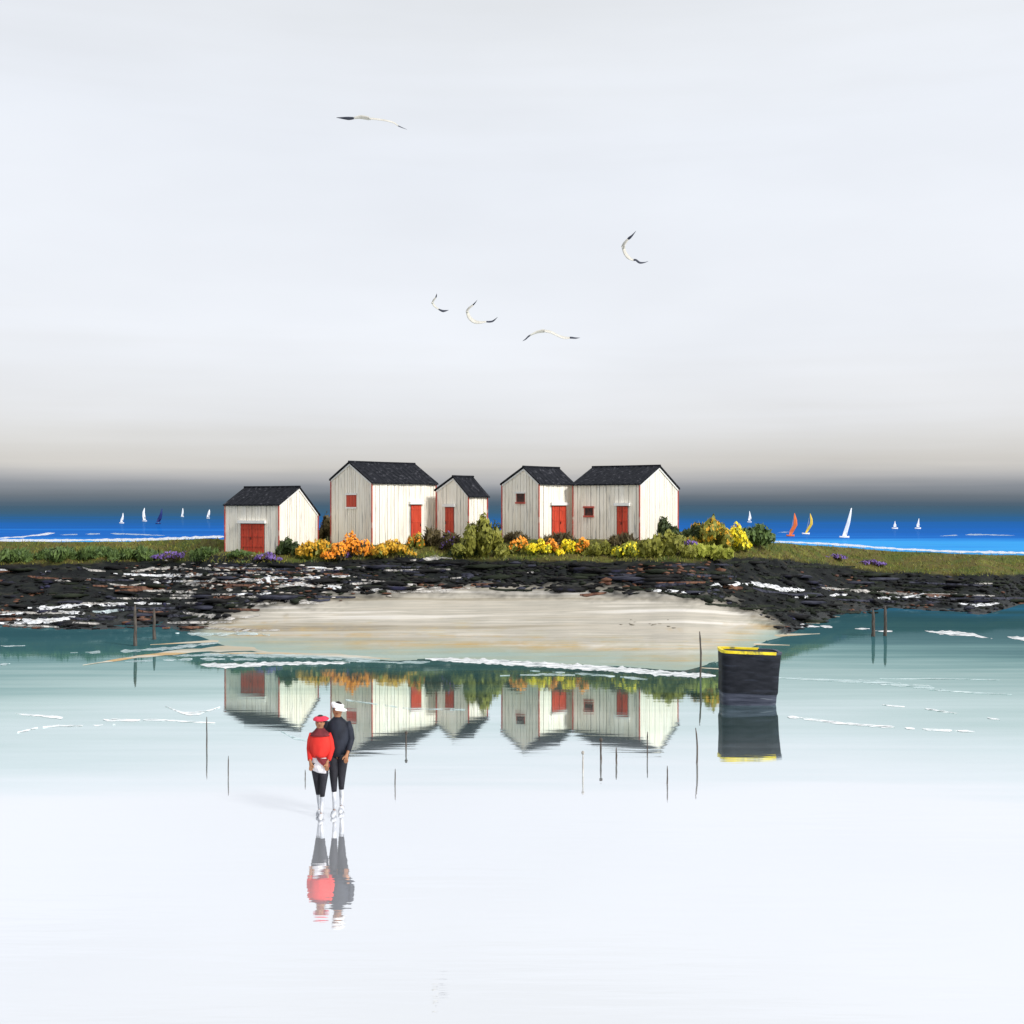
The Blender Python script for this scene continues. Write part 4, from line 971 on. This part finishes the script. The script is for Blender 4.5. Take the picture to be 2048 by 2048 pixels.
    for s in (-1, 1):
        tube(bm, [(s*(sh-.01)*k, 0, 1.41*k), (s*(sh+.028)*k, .02*k, 1.29*k), (s*(sh+.05)*k, .05*k, 1.15*k), (s*(sh+.035)*k, -.02*k, 1.06*k), (s*(sh+.02)*k, -.095*k, .985*k)],
             [.060*k, .060*k, .053*k, .046*k, .040*k], 14)
    build('coat', bm, cm, root, smooth=True)
    if woman:
        bm = bmesh.new(); n = 32; rows = []
        for z, rx, ry in ((.80, .150, .135), (.88, .152, .13), (.96, .150, .122), (1.02, .146, .118)):
            rows.append([bm.verts.new(Vector((math.cos(2*math.pi*i/n)*rx*(1+.04*math.sin(i*2.3)*(1.02-z)*5), math.sin(2*math.pi*i/n)*ry*(1+.05*math.sin(i*1.9)*(1.02-z)*5), z-.05*(1.02-z)*4*math.cos(2*math.pi*i/n+.6)))*k) for i in range(n)])
        for a, c in zip(rows, rows[1:]):
            for i in range(n): face(bm, (a[i], a[(i+1) % n], c[(i+1) % n], c[i]))
        face(bm, rows[0][::-1]); face(bm, rows[-1])
        build('skirt', bm, M['skirt'], root, smooth=True)
        # burgundy shawl round the shoulders and a sash end hanging over the skirt
        bm = bmesh.new()
        loft(bm, rings([(1.385, 0, 0, .185, .132), (1.42, 0, 0, .160, .118), (1.46, 0, 0, .112, .095), (1.50, 0, 0, .075, .072), (1.52, 0, 0, .060, .062)]), 28)
        build('shawl', bm, M['scarf'], root, smooth=True)
        bm = bmesh.new()
        hexa(bm, [Vector(p)*k for p in ((-.06, -.15, 1.06), (.02, -.158, 1.02), (.15, -.12, 1.0), (.185, -.10, .88), (.14, -.145, .84), (.0, -.165, .96))],
                 [Vector(p)*k for p in ((-.06, -.115, 1.06), (.02, -.118, 1.02), (.15, -.05, 1.0), (.16, -.05, .88), (.12, -.10, .84), (.0, -.13, .96))])
        build('sash', bm, M['scarf'], root)
    # head dress
    bm = bmesh.new(); hz = 1.60
    ball(bm, (0, .018*k, (hz+.03)*k), .085*k, .092*k, .105*k, 16, 10); 
    hair = build('hair', bm, M['hair'], root, smooth=True)
    if woman:
        bm = bmesh.new(); loft(bm, rings([(1.635, .0, .0, .088, .096), (1.645, .005, .0, .125, .125), (1.67, .015, .01, .138, .13), (1.70, .01, .01, .10, .10), (1.715, .0, .01, .03, .03)]), 20)
        tube(bm, [(0, .01*k, 1.71*k), (.005*k, .01*k, 1.735*k)], .008*k, 6)
        ht = build('beret', bm, M['beret'], root, smooth=True)
    else:
        bm = bmesh.new(); loft(bm, rings([(1.64, .0, .0, .090, .098), (1.655, .0, .0, .094, .102), (1.685, -.008, .012, .103, .108), (1.703, -.018, .012, .088, .095), (1.712, -.018, .012, .03, .04)]), 20)
        # the peak of the cap
        n = 12; top = []; bot = []
        for i in range(n+1):
            a = -math.pi*.62*(i/n)+.30; 
            r1, r2 = .088, .150
            top.append((Vector((math.cos(a)*r1, math.sin(a)*r1*1.05, 1.652)), Vector((math.cos(a)*r2, math.sin(a)*r2, 1.632))))
        for (p0, p1), (q0, q1) in zip(top, top[1:]):
            dn = Vector((0, 0, -.010))
            hexa(bm, [(p0+dn)*k, (p1+dn)*k, (q1+dn)*k, (q0+dn)*k], [p0*k, p1*k, q1*k, q0*k])
        ht = build('cap', bm, M['cap'], root, smooth=False)
        ht.rotation_euler = (0, R(12), 0); ht.location = (-1.65*k*math.sin(R(12)), 0, 1.65*k*(1-math.cos(R(12))))
    # face
    for s in (-1, 1):
        bm = bmesh.new(); ball(bm, (s*.030*k, -.088*k, 1.615*k), .010*k, .008*k, .007*k, 8, 6); build('eye', bm, M['eye'], root, smooth=True)
    bm = bmesh.new(); ball(bm, (0, -.080*k, 1.556*k), .022*k, .010*k, .006*k, 8, 6); build('mouth', bm, M['lip'], root, smooth=True)
    return root
person(640, 1634, 0.0, 1.555, 'person in a red coat and pink red beret with white skirt, arm in arm', True)
person(675, 1634, 0.18, 1.73, 'person in a dark navy coat and white peaked cap, right of the red coat', False)
